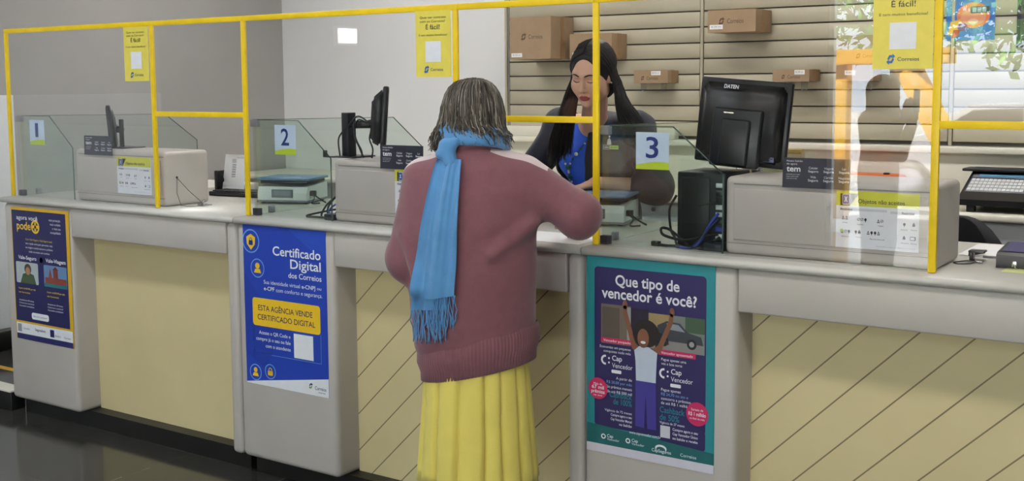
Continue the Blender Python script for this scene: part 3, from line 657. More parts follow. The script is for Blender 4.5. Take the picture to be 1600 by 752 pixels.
# cartons on the wall
def carton(x0, x1, z0, z1, yf, label, tagpos, logo=(.5, .55, .055), pegs=False, kraft=CARD):
    t = thing('cardboard_box', label, 'cardboard box', ((x0+x1)/2, (yf+3.2)/2, z0), 0, 'display cartons on the slat wall')
    b = MB().box((x0, yf, z0), (x1, 3.19, z1), kraft, .003)
    part(b, 'carton', t); xm = (yf+3.19)/2
    part(MB().box((x0-.0005, xm-.02, z0-.0006), (x1+.0006, xm+.02, z1+.0006), mat('kraft_tape', rgb(158, 122, 84), .45, noise=.04)), 'tape', t)
    L = Sheet(x1-x0, z1-z0, kraft, .0004); D = ink(84, 62, 44)
    u, v, h = logo; W_, H_ = x1-x0, z1-z0
    L.logo(u-.16, v, h*.5*min(1, W_/.3), D, D, 1).text('Correios', u-.04, u+.3, v, .028*min(1, W_/.3)/H_, D, 1, .006)
    o = L.mb.build('print', t); o.location = Vector((x0, yf-.0005, z1))-t.location
    du, dz = tagpos
    LB = Sheet(.07*min(1.2, W_/.25), .026, WPAPER, .0006); K = ink(70, 70, 80)
    LB.text('R$ 12,90', .12, .55, .45, .35, K, 1).text('cx', .62, .85, .45, .3, K, 1)
    o = LB.mb.build('price_tag', t); o.location = Vector((x0+du, yf-.0012, z0+dz))-t.location; o['label'] = 'white price tag'
    if pegs:
        for u in (.22, .82):
            x = x0+u*(x1-x0); part(MB().box((x-.02, yf+.03, z0-.05), (x+.02, yf+.034, z0), CLEARP, .001).box((x-.02, yf+.02, z0-.004), (x+.02, 3.2, z0-.001), CLEARP), 'clear_bracket', t)
carton(-2.635, -2.318, 1.757, 2.03, 2.91, 'largest kraft carton, left end of the slat wall, by the white wall', (.012, .04), (.5, .47, .055))
carton(-2.225, -1.918, 1.755, 1.912, 2.99, 'kraft carton half hidden behind the clerk’s head', (.02, .04), (.4, .5, .05))
carton(-1.785, -1.551, 1.596, 1.676, 3.04, 'small flat kraft carton just right of the clerk, on clear pegs', (.12, .075), (.42, .6, .04), True)
carton(-1.245, -.946, 1.89, 2.02, 2.95, 'kraft carton high above the black monitor', (.012, .045), (.45, .5, .05))
carton(-.862, -.644, 1.60, 1.669, 3.01, 'small flat kraft carton right of the black monitor, on clear pegs', (.13, .066), (.45, .6, .04), True)
carton(-.497, -.288, 1.60, 1.853, 3.03, 'upright kraft carton left of the right yellow notice', (.05, .06), (.75, .45, .05), True)
# blue picture and dark board
s = Sheet(.252, .36, ink(30, 112, 200)); OR = ink(232, 120, 70)
s.ell(.56, .63, .34, .19, OR, 1).ell(.56, .66, .26, .12, ink(240, 160, 120), 2).rr(.5, .5, .88, .6, .006, ink(50, 50, 70), 3)
for u in (.54, .64, .74): s.rect(u, .515, u+.08, .585, ink(170, 190, 210), 4)
s.poly([(.04, .92), (.1, .72), (.3, .68), (.36, .8), (.2, .9)], ink(240, 190, 50), 3).poly([(.12, .97), (.16, .84), (.3, .84), (.26, .93)], ink(200, 50, 40), 4).ell(.34, .8, .1, .06, ink(120, 60, 130), 4)
s.ell(.56, .72, .1, .04, ink(250, 215, 190), 4).rect(.45, .05, .75, .14, ink(90, 170, 230), 1)
s.build('blue_picture', .050, 3.197, 2.175, 'blue picture with an orange rounded shape on the slat wall at the upper right', 'picture')
m = MB().box((.415, 3.17, 1.77), (.75, 3.198, 2.3), NAVYP, .004).box((.435, 3.168, 1.79), (.73, 3.172, 2.28), BLACKP)
tag(m.build('dark_board'), 'dark display board on the slat wall cut by the right edge', 'board')
# keyboard terminal on the back counter
t = thing('keyboard_terminal', 'black counter terminal with white keys and number pad on the back counter', 'terminal', (.58, 2.8, .94))
X0, X1 = .232, .93
pr = [(2.66, .975), (2.66, 1.005), (2.70, 1.02), (2.99, 1.128), (3.04, 1.145), (3.06, 1.135), (3.06, .975)]
part(MB().prism(pr, X0+.03, X1, BLACKP, YZX).box((X0-.01, 2.92, 1.128), (X1, 3.08, 1.142), BLACKP, .004), 'housing', t)
for x in (X0+.09, X1-.1):
    for y in (2.70, 3.0): part(MB().box((x-.02, y-.02, .94), (x+.02, y+.02, .976), BLACKR, .004), 'foot', t)
def keys(x0, x1, nx, v0, v1, ny, m, base):
    k = MB(); a, b = Vector((0, 2.70, 1.02)), Vector((0, 2.99, 1.128)); d = b-a; n = Vector((0, -d.z, d.y)).normalized()
    def pt(x, v, h): return Vector((x, 0, 0))+a+d*v+n*h
    k.add([pt(x0-.005, v0-.02, .001), pt(x1+.005, v0-.02, .001), pt(x1+.005, v1+.02, .001), pt(x0-.005, v1+.02, .001)], [[0, 1, 2, 3]], base)
    for i in range(nx):
        for j in range(ny):
            xa, xb = x0+(x1-x0)*(i+.1)/nx, x0+(x1-x0)*(i+.9)/nx; va, vb = v0+(v1-v0)*(j+.12)/ny, v0+(v1-v0)*(j+.88)/ny
            q = [pt(x, v, h) for h in (.001, .006) for x, v in ((xa, va), (xb, va), (xb, vb), (xa, vb))]
            k.add(q, [[4, 5, 6, 7], [0, 1, 5, 4], [1, 2, 6, 5], [2, 3, 7, 6], [3, 0, 4, 7]], m)
    return k
part(keys(X0+.05, X0+.32, 13, .18, .66, 4, WHITEP, GREYP), 'keyboard', t); part(keys(X0+.05, X0+.32, 1, .74, .84, 1, mat('key_blue', rgb(110, 170, 210), .4), GREYP), 'display_strip', t)
part(keys(X0+.35, X0+.46, 4, .12, .92, 5, WHITEP, WHITEP), 'number_pad', t)
# chair
t = thing('office_chair', 'black rounded office chair back behind the cabinet of station three', 'chair', (.60, 1.2, .12)); SEATF = mat('chair_fabric', rgb(24, 24, 30), .85, noise=.15, nscale=60)
bk = MB(); prof = []
for i in range(9):
    a = i/8; row = []
    for j in range(13):
        u = -1+2*j/12; hw = .225*(1-.25*(2*a-1)**4)
        row.append((.60+u*hw, 1.24+.07*u*u*-1+.0*a, .62+.46*a-.14*a*abs(u)**2.6))
    prof.append(row)
bk.grid(prof, SEATF); o = part(bk, 'backrest', t); sm = o.modifiers.new('s', 'SOLIDIFY'); sm.thickness = .05; sm.offset = 0; bv = o.modifiers.new('b', 'BEVEL'); bv.width = .02; bv.segments = 3
part(MB().box((.36, 1.26, .52), (.84, 1.72, .60), SEATF, .035, 4), 'seat', t)
part(MB().tube([(.6, 1.29, .5), (.6, 1.2, .55), (.6, 1.20, .78)], .018, BLACKP), 'back_bar', t)
part(MB().tube([(.6, 1.48, .22), (.6, 1.48, .53)], .028, CHROME), 'column', t)
bs = MB()
for k in range(5):
    a = 2*PI*k/5+.3; c, q = math.cos(a), math.sin(a)
    bs.tube([(.6, 1.48, .24), (.6+.15*c, 1.48+.15*q, .225), (.6+.28*c, 1.48+.28*q, .2)], [.03, .022, .016], BLACKP)
part(bs, 'base', t)
for k in range(5):
    a = 2*PI*k/5+.3; part(MB().sphere((.6+.28*math.cos(a), 1.48+.28*math.sin(a), .151), .03, BLACKP, 10), 'caster', t)

# ================================================================== things on the counter
def bez(pts, n=10):
    P = [Vector(p) for p in pts]; P = [P[0]*2-P[1]]+P+[P[-1]*2-P[-2]]; out = []
    for i in range(1, len(P)-2):
        for k in range(n):
            t = k/n; a, b, c, d = P[i-1:i+3]
            out.append(.5*((2*b)+(c-a)*t+(2*a-5*b+4*c-d)*t*t+(3*b-a-3*c+d)*t**3))
    return out+[P[-2]]
PLATE = mat('scale_plate', rgb(96, 132, 172), .35, noise=.05); LCD = mat('scale_lcd', rgb(120, 132, 140), .2, noise=.08)
def scale(cx, cy, rz, label, k=1):
    t = thing('parcel_scale', label, 'scale', (cx, cy, 1.0505), rz); t.scale = (k, k, 1)
    def lp(mb, name, lab=None):
        o = mb.build(name, t)
        if lab: o['label'] = lab
    pr = [(-.15, .012), (-.15, .05), (-.135, .078), (.14, .088), (.15, .08), (.15, .012)]
    b = MB(); Mx = YZX
    b.prism(pr, -.165, .165, WHITEP, Mx); lp(b, 'body')
    lp(MB().box((-.17, -.155, .006), (.17, .155, .016), GREYP, .003), 'base_plate')
    lp(MB().box((-.155, -.13, .092), (.155, .14, .106), BLACKP, .004), 'support')
    lp(MB().box((-.175, -.14, .107), (.175, .15, .119), PLATE, .004), 'weighing_plate', 'blue steel plate')
    lp(MB().box((-.07, -.1535, .028), (.07, -.149, .066), mat('scale_bezel', rgb(88, 96, 108), .4)).box((-.055, -.1545, .036), (.055, -.152, .06), LCD), 'display')
    for x in (-.14, .14):
        for y in (-.12, .12): lp(MB().lathe([(.014, 0), (.014, .007)], BLACKR, 12, Matrix.Translation((x, y, 0))), 'foot')
    lp(MB().tube(bez([(.165, -.1, .05), (.2, -.12, .04), (.23, -.1, .02), (.27, -.11, .006)]), .004, BLACKR).tube(bez([(.165, -.09, .045), (.21, -.14, .03), (.2, -.16, .006), (.25, -.15, .006)]), .0035, BLACKR).box((.166, -.115, .036), (.2, -.085, .06), BLACKP, .004), 'cable')
scale(-2.255, .53, .34, 'white parcel scale with a blue plate behind the number 2 glass', .76)
scale(-.60, .565, .25, 'white parcel scale with a blue plate beside the clerk’s forearm, behind the number 3 glass', .78)

def cable_pile(name, label, paths, extra=None, cat='cable'):
    m = MB()
    for pts, r, mm in paths: m.tube(bez(pts), r, mm, 6)
    if extra: extra(m)
    return tag(m.build(name), label, cat)
BLUEC = mat('blue_cable', rgb(44, 60, 170), .4, noise=.05)
z = 1.056
cable_pile('coiled_cable', 'tangle of black and blue cable coiled left of the cabinet of station two', [
    ([(-1.55, .20, z+.10), (-1.60, .16, z+.09), (-1.66, .14, z+.05), (-1.68, .12, z), (-1.62, .10, z), (-1.57, .12, z+.03), (-1.56, .15, z+.07)], .0045, BLACKR),
    ([(-1.545, .16, z+.11), (-1.58, .13, z+.10), (-1.63, .11, z+.04), (-1.60, .085, z), (-1.555, .09, z+.02), (-1.55, .11, z+.06)], .0045, BLACKR),
    ([(-1.545, .12, z+.03), (-1.60, .12, z+.03), (-1.70, .11, z+.01), (-1.73, .085, z), (-1.68, .075, z), (-1.60, .09, z), (-1.55, .10, z+.01)], .0045, BLACKR),
    ([(-1.545, .14, z+.06), (-1.60, .12, z+.05), (-1.62, .10, z+.02), (-1.58, .10, z+.015), (-1.55, .12, z+.02)], .004, BLUEC),
    ([(-1.545, .18, z+.12), (-1.59, .18, z+.115), (-1.61, .16, z+.09), (-1.57, .15, z+.06)], .0035, BLACKR)],
    lambda m: m.box((-1.60, .05, 1.0505), (-1.545, .09, 1.075), NAVYP, .004))
# computer tower
t = thing('computer_tower', 'small black computer tower standing beside the cabinet of station three', 'computer', (.045, .2, 1.0505), 0)
part(MB().box((-.045, .125, 1.0505), (.13, .33, 1.302), mat('tower_black', rgb(20, 21, 28), .45, noise=.15, nscale=5), .006), 'case', t)
part(MB().box((-.03, .122, 1.075), (.075, .127, 1.285), BLACKP, .003), 'side_panel', t)
pp = MB()
for i in range(8): pp.box((.098, .1195, 1.085+.024*i), (.122, .126, 1.10+.024*i), (WHITEP, BLUEC, STEEL, WHITEP)[i % 4] if i != 5 else BLACKP, .001)
part(pp, 'connector_plate', t)
cable_pile('computer_cables', 'black and blue cables hanging from the computer tower onto the counter', [
    ([(.11, .118, 1.17), (.09, .105, 1.14), (.06, .09, 1.08), (.04, .07, z), (.0, .06, z)], .005, BLUEC),
    ([(.11, .118, 1.15), (.085, .10, 1.12), (.05, .085, 1.07), (.03, .065, z), (-.02, .07, z)], .005, mat('dark_blue_cable', rgb(30, 36, 80), .45)),
    ([(.115, .118, 1.20), (.08, .11, 1.2), (.04, .11, 1.19)], .003, BLACKR),
    ([(.11, .118, 1.10), (.06, .095, 1.09), (.0, .09, z+.02), (-.08, .10, z+.03), (-.10, .12, z+.05), (-.08, .14, z+.045), (-.02, .11, z+.02), (.02, .085, z)], .005, BLACKR),
    ([(-.05, .13, 1.22), (-.08, .14, 1.17), (-.085, .16, 1.10), (-.06, .14, z+.02), (-.03, .10, z), (.02, .07, z)], .0045, BLACKR),
    ([(.115, .118, 1.09), (.09, .095, 1.07), (.06, .07, z), (.10, .065, z), (.12, .085, z+.01)], .0045, BLACKR),
    ([(-.10, .09, z), (-.06, .075, z), (-.02, .08, z), (.02, .065, z), (.09, .08, z)], .0045, BLACKR)],
    lambda m: m.box((.085, .055, 1.0505), (.15, .10, 1.078), NAVYP, .004).box((-.12, .08, 1.0505), (-.09, .10, 1.066), BLACKP, .003))
# monitors
MONB = mat('monitor_black', rgb(22, 22, 26), .38, noise=.2, nscale=6)
def monitor(x, y, zc, W, H, rz, roll, label, stand, tilt=0, sh=1):
    t = thing('monitor', label, 'monitor', (x, y, zc), rz); t.rotation_euler = (tilt, roll, rz)
    def lp(mb, name, lab=None):
        o = mb.build(name, t)
        if lab: o['label'] = lab
        return o
    lp(MB().box((-W/2, .0, -H/2), (W/2, .022, H/2), MONB, .006), 'bezel')
    lp(MB().box((-W/2+.012, .0215, -H/2+.014), (W/2-.012, .0235, H/2-.012), mat('screen_glass', rgb(12, 13, 18), .12, noise=.1)), 'screen')
    bm = bmesh.new(); bmesh.ops.create_cube(bm, size=1)
    for v in bm.verts:
        f = 1 if v.co.y > 0 else .74
        v.co = Vector((v.co.x*(W-.012)*f, (-.02+v.co.y*.046)*sh, v.co.z*(H-.014)*(1 if v.co.y > 0 else .72)-(0 if v.co.y > 0 else .012)))
    bmesh.ops.bevel(bm, geom=bm.edges[:], offset=.012, segments=3, affect='EDGES')
    lp(MB().bmadd(bm, MONB, True), 'back_shell'); return t, lp
# station three: seen from behind
t, lp = monitor(.128, .262, 1.464, .318, .287, .08, .085, 'large black monitor seen from behind beside the number 3 glass', None, -.03)
lp(MB().box((-.085, -.062, -.15), (.085, -.036, .045), BLACKP, .008), 'mount_plate')
lp(MB().box((-.05, -.075, -.146), (.05, -.055, .01), MONB, .008), 'stand_neck'); 
q = MB()
for zz, w_ in ((.028, .034), (-.008, .022)): q.box((-.03-w_/2, -.0635, zz), (-.03+w_/2, -.0615, zz+.004), CHROME)
lp(q, 'vent_slot', 'pale slots')
L = Sheet(.05, .016, MONB, .0003); L.text('DATEN', 0, 1, .5, .8, PWHITE, 1, .02); o = L.mb.build('lettering', t); o.location = (-.055, -.0202, .124); o['label'] = 'white lettering'
o.rotation_euler = (-.33, 0, 0); o.location = (-.065, -.029, .124)
L = Sheet(.036, .017, ink(120, 126, 160), .0003); L.rect(.1, .2, .9, .45, ink(60, 66, 110)).rect(.1, .55, .7, .8, ink(60, 66, 110)); o = L.mb.build('sticker', t); o.location = (.092, -.030, -.105); o.rotation_euler = (.25, 0, 0); o['label'] = 'bluish serial sticker'
part_stand = MB().box((.05, .345, 1.0505), (.25, .5, 1.062), BLACKP, .005).tube([(.15, .42, 1.06), (.15, .40, 1.18), (.148, .345, 1.30)], .02, BLACKP)
part_stand2 = part_stand.build('stand_foot', t, t.matrix_basis.inverted())
# station two: seen edge-on with its arm
def arm_monitor(xm, ym, zm, rz, label, W, H, px_, pz1, sh=1, sgn=1):
    t, lp = monitor(xm, ym, zm, W, H, rz, 0, label, None, -.07, sh)
    inv = t.matrix_basis.inverted()
    a = MB().box((px_-.018*sh, .185-.025*sh, 1.3005), (px_+.018*sh, .185+.025*sh, pz1), MONB, .003); 
    a.build('post', t, inv)
    MB().box((px_-.06, .13, 1.3005), (px_+.07, .27, 1.306), MONB, .002).build('foot_plate', t, inv)
    zz = pz1-.05
    MB().tube([(px_, .185, zz), ((px_+xm)/2, .19, zz), (xm-.03*sgn, ym-.01, zz+.006)], [.017, .015, .02], MONB, 8).build('arm', t, inv)
    return t, inv
t, inv = arm_monitor(-1.424, .22, 1.468, -PI/2+.70, 'dark monitor seen edge-on with its arm, on the cabinet of station two', .34, .25, -1.576, 1.485)
c = MB()
for pts in ([(-1.47, .2, 1.44), (-1.52, .18, 1.47), (-1.56, .165, 1.43), (-1.60, .15, 1.38), (-1.595, .15, 1.302)], [(-1.47, .19, 1.44), (-1.51, .17, 1.455), (-1.53, .165, 1.40), (-1.50, .165, 1.34), (-1.48, .165, 1.302)],
            [(-1.50, .19, 1.45), (-1.535, .17, 1.44), (-1.52, .165, 1.38), (-1.49, .165, 1.33), (-1.49, .165, 1.302)], [(-1.455, .19, 1.42), (-1.45, .17, 1.38), (-1.425, .16, 1.34), (-1.43, .16, 1.302)]):
    c.tube(bez(pts), .0035, BLACKR, 6)
c.build('cable', t, inv)
MB().box((-1.665, .12, 1.3005), (-1.65, .135, 1.33), BLACKP, .003).box((-1.65, .12, 1.3005), (-1.6, .14, 1.306), BLACKP, .002).build('cable_clip', t, inv)
t, inv = arm_monitor(-3.175, .22, 1.392, 2.508, 'dark monitor seen edge-on behind the insurance sign of station one', .30, .23, -3.06, 1.44, .4, sgn=-1)
# station one: keyboard, paper on a stand, cable loop
t = thing('keyboard', 'black keyboard lying right of the cabinet of station one', 'keyboard', (-2.645, .61, 1.0505), .1)
Mr = Matrix.Translation((-2.645, .61, 0)) @ Matrix.Rotation(.1, 4, 'Z')
part(MB().box((-.2, -.07, 1.0505), (.22, .07, 1.072), BLACKP, .005, M=Mr), 'case', t)
k = MB()
for i in range(15):
    for j in range(5): k.box((-.185+.026*i, -.058+.024*j, 1.072), (-.163+.026*i, -.038+.024*j, 1.078), BLACKR, .002, 1, M=Mr)
part(k, 'keys', t)
Wp = Sheet(.155, .19, WPAPER, .001); 
for i in range(9): Wp.rect(.36+.0*i, .12+.012*i+.0, .55, .125+.012*i, ink(120, 122, 134))
for i in range(16): Wp.rect(.38, .26+.022*i, .56, .26+.022*i+.006+.008*(i % 3 == 0), ink(96, 98, 112))
Wp.text('Recibo', .6, .9, .08, .03, ink(140, 140, 150))
Wp.build('printed_sheet', -2.86, .66, 1.25, 'white printed sheet with a code strip propped behind the keyboard of station one', 'sheet', rx=-.16)
t = thing('sheet_stand', 'small black stand holding up the printed sheet at station one', 'stand', (-2.86, .66, 1.0505))
part(MB().box((-2.885, .60, 1.0505), (-2.862, .66, 1.17), BLACKP, .006), 'upright', t); part(MB().tube(bez([(-2.862, .62, 1.14), (-2.835, .61, 1.145), (-2.825, .61, 1.12), (-2.86, .62, 1.10)]), .003, BLACKR, 6), 'loop', t)
part(MB().box((-2.885, .692, 1.0505), (-2.70, .72, 1.062), BLACKP, .003), 'foot', t)
t = thing('pen_tether', 'steel pen holder on a thin wire tether beside the cabinet of station one', 'pen holder', (-2.46, .18, 1.0505))
part(MB().tube([(-2.566, .105, 1.18), (-2.564, .10, 1.11), (-2.55, .11, 1.053)], .0013, STEEL, 5).tube([(-2.566, .105, 1.18), (-2.53, .14, 1.12), (-2.49, .175, 1.068)], .0013, STEEL, 5).tube([(-2.55, .11, 1.053), (-2.50, .10, 1.053), (-2.44, .15, 1.053)], .0013, STEEL, 5), 'wire', t)
part(MB().sphere((-2.566, .105, 1.182), .005, BLACKP, 8), 'anchor', t)
part(MB().box((-2.505, .165, 1.0505), (-2.455, .195, 1.058), CHROME, .002).tube([(-2.49, .18, 1.056), (-2.47, .178, 1.078)], [.006, .004], CHROME).tube(bez([(-2.46, .18, 1.056), (-2.44, .16, 1.06), (-2.425, .18, 1.056), (-2.45, .2, 1.054)]), .0018, CHROME, 6), 'holder', t)
# right end: pin pad, note, pen holder
t = thing('pin_pad', 'black payment keypad at the right edge of the counter', 'keypad', (1.06, .27, 1.0505))
pr = [(.20, 1.0505), (.20, 1.088), (.215, 1.095), (.36, 1.108), (.375, 1.10), (.375, 1.0505)]
part(MB().prism(pr, .955, 1.17, BLACKP, YZX), 'case', t)
part(MB().add([(.965, .225, 1.0975), (1.16, .225, 1.0975), (1.16, .36, 1.1095), (.965, .36, 1.1095)], [[0, 1, 2, 3]], mat('keypad_blue', rgb(60, 60, 120), .3, noise=.2)), 'key_field', t)
part(MB().box((.998, .1985, 1.055), (1.012, .2005, 1.072), CHROME, .001).tube([(1.005, .198, 1.06), (1.012, .196, 1.052)], .003, CHROME), 'lock', t)
m = MB().box((.985, .12, 1.0505), (1.2, .20, 1.0512), ink(214, 220, 150)); tag(m.build('paper_note'), 'pale green paper note under the front of the black keypad', 'note')
t = thing('pen_clip', 'small chrome pen clip with a wire loop left of the black keypad', 'pen holder', (.89, .28, 1.0505))
part(MB().box((.862, .26, 1.0505), (.905, .31, 1.056), CHROME, .002).box((.865, .265, 1.056), (.873, .305, 1.082), STEEL, .002).box((.862, .262, 1.080), (.908, .305, 1.086), STEEL, .002), 'clip', t)
part(MB().tube([(.90, .29, 1.066), (.958, .285, 1.068)], .004, GREYP, 8), 'pen', t)
part(MB().tube(bez([(.87, .28, 1.054), (.845, .25, 1.053), (.832, .215, 1.053), (.85, .195, 1.053), (.88, .22, 1.053), (.885, .26, 1.054)]), .002, STEEL, 6), 'loop', t)
m = MB().tube([(.845, .40, 1.058), (.87, .44, 1.06)], .006, BLACKP, 8).box((.835, .385, 1.0505), (.852, .40, 1.066), BLACKP, .002); tag(m.build('desk_tool'), 'small black desk tool by the right side of the cabinet of station three', 'desk tool')
m = MB().box((.80, .4, 1.0505), (1.35, .69, 1.0516), WPAPER); tag(m.build('paper_sheet'), 'white paper sheets lying behind the black keypad', 'paper')
# paper under the customer's hand
m = MB().box((-.66, -.03, 1.0505), (-.34, .2, 1.0515), WPAPER, M=None); tag(m.build('paper_form'), 'white form on the counter under the customer’s forearm', 'paper')
# small things behind station three
t = thing('document_holder', 'gold-edged upright document holder behind the computer tower', 'holder', (-.06, .9, 1.05))
part(MB().box((-.13, .9, 1.0505), (.10, .93, 1.33), mat('beige_board', rgb(170, 156, 128), .6, noise=.1), .003), 'panel', t)
part(MB().box((-.14, .892, 1.0505), (-.122, .935, 1.34), mat('gold_edge', rgb(176, 148, 80), .4, noise=.1), .003).box((-.14, .892, 1.325), (.10, .935, 1.34), mat('gold_edge', rgb(176, 148, 80), .4), .003), 'edging', t)
part(MB().box((-.10, .894, 1.2), (.03, .9, 1.31), ink(140, 148, 110)), 'label_card', t)
t = thing('orange_package', 'orange wrapped package on the ledge behind the cabinet of station three', 'package', (-.30, 3.0, .94))
part(MB().box((-.56, 2.9, .94), (-.10, 3.1, 1.09), mat('orange_film', rgb(226, 112, 46), .35, noise=.12, nscale=14, bump=.5, bscale=25), .03, 3), 'bundle', t)
part(MB().box((-.2, 2.96, 1.088), (-.17, 2.99, 1.1), BLACKP, .004), 'clip', t)

# ================================================================== people
SKIN_L = mat('skin_light', rgb(206, 160, 140), .5, noise=.04, nscale=18)
SKIN_M = mat('skin_tan', rgb(208, 164, 142), .5, noise=.05, nscale=18)
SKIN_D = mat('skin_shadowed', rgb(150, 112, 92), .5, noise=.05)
LIP = mat('lips', rgb(150, 62, 66), .35); LASH = mat('lash', rgb(22, 16, 16), .6)
def head_sdf(seyes=1):
    s = SDF()
    s.u(ell((0, -.018, .035), (.074, .094, .084)), .02).u(ell((0, .028, -.012), (.064, .066, .092)), .03)
    s.u(ell((0, .045, -.072), (.046, .046, .038)), .03).u(ell((0, .078, -.101), (.018, .016, .016)), .03)
    for q in (-1, 1):
        s.u(ell((q*.040, .060, -.03), (.026, .026, .028)), .03).u(ell((q*.05, .0, -.06), (.016, .04, .035)), .03)
        s.u(rc((q*.012, .087, .026), (q*.046, .070, .026), .010, .008), .018)
    s.u(rc((0, .088, .014), (0, .111, -.030), .0075, .0115), .012)
    for q in (-1, 1):
        s.u(ell((q*.011, .100, -.035), (.008, .010, .0075)), .008)
        s.sub(ell((q*.031, .098, .006), (.019, .016, .011)), .014)
        s.u(ell((q*.031, .0735, .005), (.0165, .0155, .0135)), .004)
        s.u(ell((q*.075, -.004, -.006), (.009, .019, .031)), .008)
    s.u(ell((0, .0935, -.0635), (.0235, .010, .0055)), .008).u(ell((0, .0925, -.0735), (.020, .0105, .0068)), .006)
    s.sub(ell((0, .110, -.0682), (.024, .012, .0012)), .003)
    return s
HEAD = head_sdf()
def rotm(e): return np.array(Euler(e, 'XYZ').to_matrix())
def hand_prims(s, w, fwd, nrm, side, curl=.5, k=.008):
    """palm and five fingers from wrist w; fwd = finger direction, nrm = back of the hand, side=+1 thumb to the left of fwd"""
    w, f, n = Vector(w), Vector(fwd).normalized(), Vector(nrm).normalized(); n = (n-f*n.dot(f)).normalized(); x = f.cross(n)*side
    pc = w+f*.05
    s.u(rc(w, w+f*.03, .024, .026, (n, .62)), .02); s.u(rc(w+f*.03, w+f*.08, .030, .036, (n, .38)), .02)
    for i, (ox, L, r) in enumerate(((-.027, .068, .0088), (-.009, .078, .009), (.010, .072, .0086), (.028, .056, .0076))):
        p = w+f*(.084-.004*abs(i-1))+x*ox; a = .25+curl*.3; d = f
        for j, fr in enumerate((.45, .32, .23)):
            d2 = (d*math.cos(a)-n*math.sin(a)).normalized(); q = p+d2*L*fr*1.05; s.u(rc(p, q, r*(1-.1*j), r*(.9-.1*j)), .006); p = q; d = d2; a = curl*.75
    p = w+f*.028-x*.030; d = (f*.62-x*.75-n*.18).normalized(); q = p+d*.04; s.u(rc(p, q, .0125, .0105), .014); d = (f*.88-x*.30-n*.3).normalized(); s.u(rc(q, q+d*.032, .0102, .0082), .006)
def strands(mb, roots, m, r=.0016, n=3):
    for P in roots:
        k = len(P); mb.tube(P, [r*(1-.55*(i/(k-1))**3) for i in range(k)], m, n, False)
def catm(P, n):
    P = np.array([P[0]*2-P[1]]+list(P)+[P[-1]*2-P[-2]]); out = []
    for t in np.linspace(0, len(P)-3-1e-6, n):
        i = int(t); u = t-i; a, b, c, d = P[i:i+4]
        out.append(.5*((2*b)+(c-a)*u+(2*a-5*b+4*c-d)*u*u+(3*b-a-3*c+d)*u**3))
    return np.array(out)

# ---------------------------------------------------------------- the customer, seen from behind
CR = .42; CLOC = V(-.515, -.39, FZ)
cust = thing('person', 'grey-haired person in a dusty pink sweater, blue scarf and yellow skirt standing at the counter', 'person', tuple(CLOC), CR)
Rz = np.array(Matrix.Rotation(CR, 3, 'Z'))
def LC(*p): return (V(*p)-CLOC)@Rz            # world -> her own space (she faces +y there)
shR, elR, wrR = V(.165, .0, 1.36), LC(-.205, -.25, 1.185), LC(-.36, .0, 1.14)
shL, elL, wrL = V(-.16, .0, 1.35), V(-.222, .0, 1.10), V(-.15, .2, 1.12)
HT = V(.0, .045, 1.545); HR = rotm((-.16, .0, -.30))
body = SDF()
body.u(ell((0, 0, .95), (.165, .115, .14)), .05).u(rc((0, 0, .98), (0, 0, 1.22), .125, .13, ((0, 1, 0), .75)), .05).u(ell((0, .0, 1.28), (.16, .105, .15)), .05)
body.u(rc((-.13, 0, 1.385), (.13, 0, 1.385), .05, .05), .05).u(rc((0, 0, 1.38), (0, .03, 1.5), .056, .05), .03)
body.u(xf(HEAD, HR, HT), .02)
for q in (-1, 1):
    body.u(rc((q*.085, 0, .92), (q*.085, .02, .5), .085, .055), .04).u(rc((q*.085, .02, .5), (q*.085, -.012, .1), .052, .034), .03).u(ell((q*.085, -.022, .36), (.045, .05, .1)), .03)
    body.u(rc((q*.085, -.03, .045), (q*.1, .12, .03), .036, .03), .03)
for sh, el, wr in ((shR, elR, wrR), (shL, elL, wrL)):
    body.u(rc(sh, el, .048, .040), .03).u(rc(el, wr, .040, .025), .02)
fR = LC(-.44, .12, 1.09)-wrR; hand_prims(body, wrR, fR, (0, 0, 1), 1, .5)
fL = V(.1, .12, -.02); hand_prims(body, wrL, fL, (0, -.1, 1), -1, .5)
net_obj(body, (-.5, -.3, -.02), (.55, .55, 1.75), .0045, [SKIN_L], 'body', cust)
# sweater
KNIT = mat('sweater_knit', rgb(118, 73, 82), .85, noise=.06, nscale=40, bump=.35, bscale=220, sheen=.3)
KPALE = mat('sweater_pale_yoke', rgb(206, 188, 190), .85, noise=.06, nscale=60, bump=.4, bscale=200, sheen=.3)
sw = SDF()
def shear(f): return lambda P: f(np.stack([P[:, 0], P[:, 1], P[:, 2]-(.05+.22*P[:, 0])*np.clip((1.02-P[:, 2])/.28, 0, 1)], 1))
SWZ = (.728, .74, .80, .92, 1.08, 1.22, 1.32, 1.39, 1.435, 1.465); SWW = (.178, .188, .198, .208, .208, .205, .195, .165, .115, .085); SWD = (.130, .142, .150, .156, .155, .150, .138, .118, .095, .082)
sw.u(shear(loft(SWZ, SWW, SWD, cx=(.012, .008, .0, -.004, -.004, 0, 0, 0, 0, 0), cy=(0, 0, 0, -.004, -.008, -.01, -.008, -.004, .0, .004))), .03)
for sh, el, wr, r in ((shR, elR, wrR, 1), (shL, elL, wrL, .95)):
    mid = el+(wr-el)*.82
    sw.u(rc(sh, el, .072*r, .066*r), .07).u(rc(el, mid, .068*r, .048*r), .03)
    e2 = el+V(0, 0, -.014); sw.u(ell(e2, (.06, .06, .06)), .04)
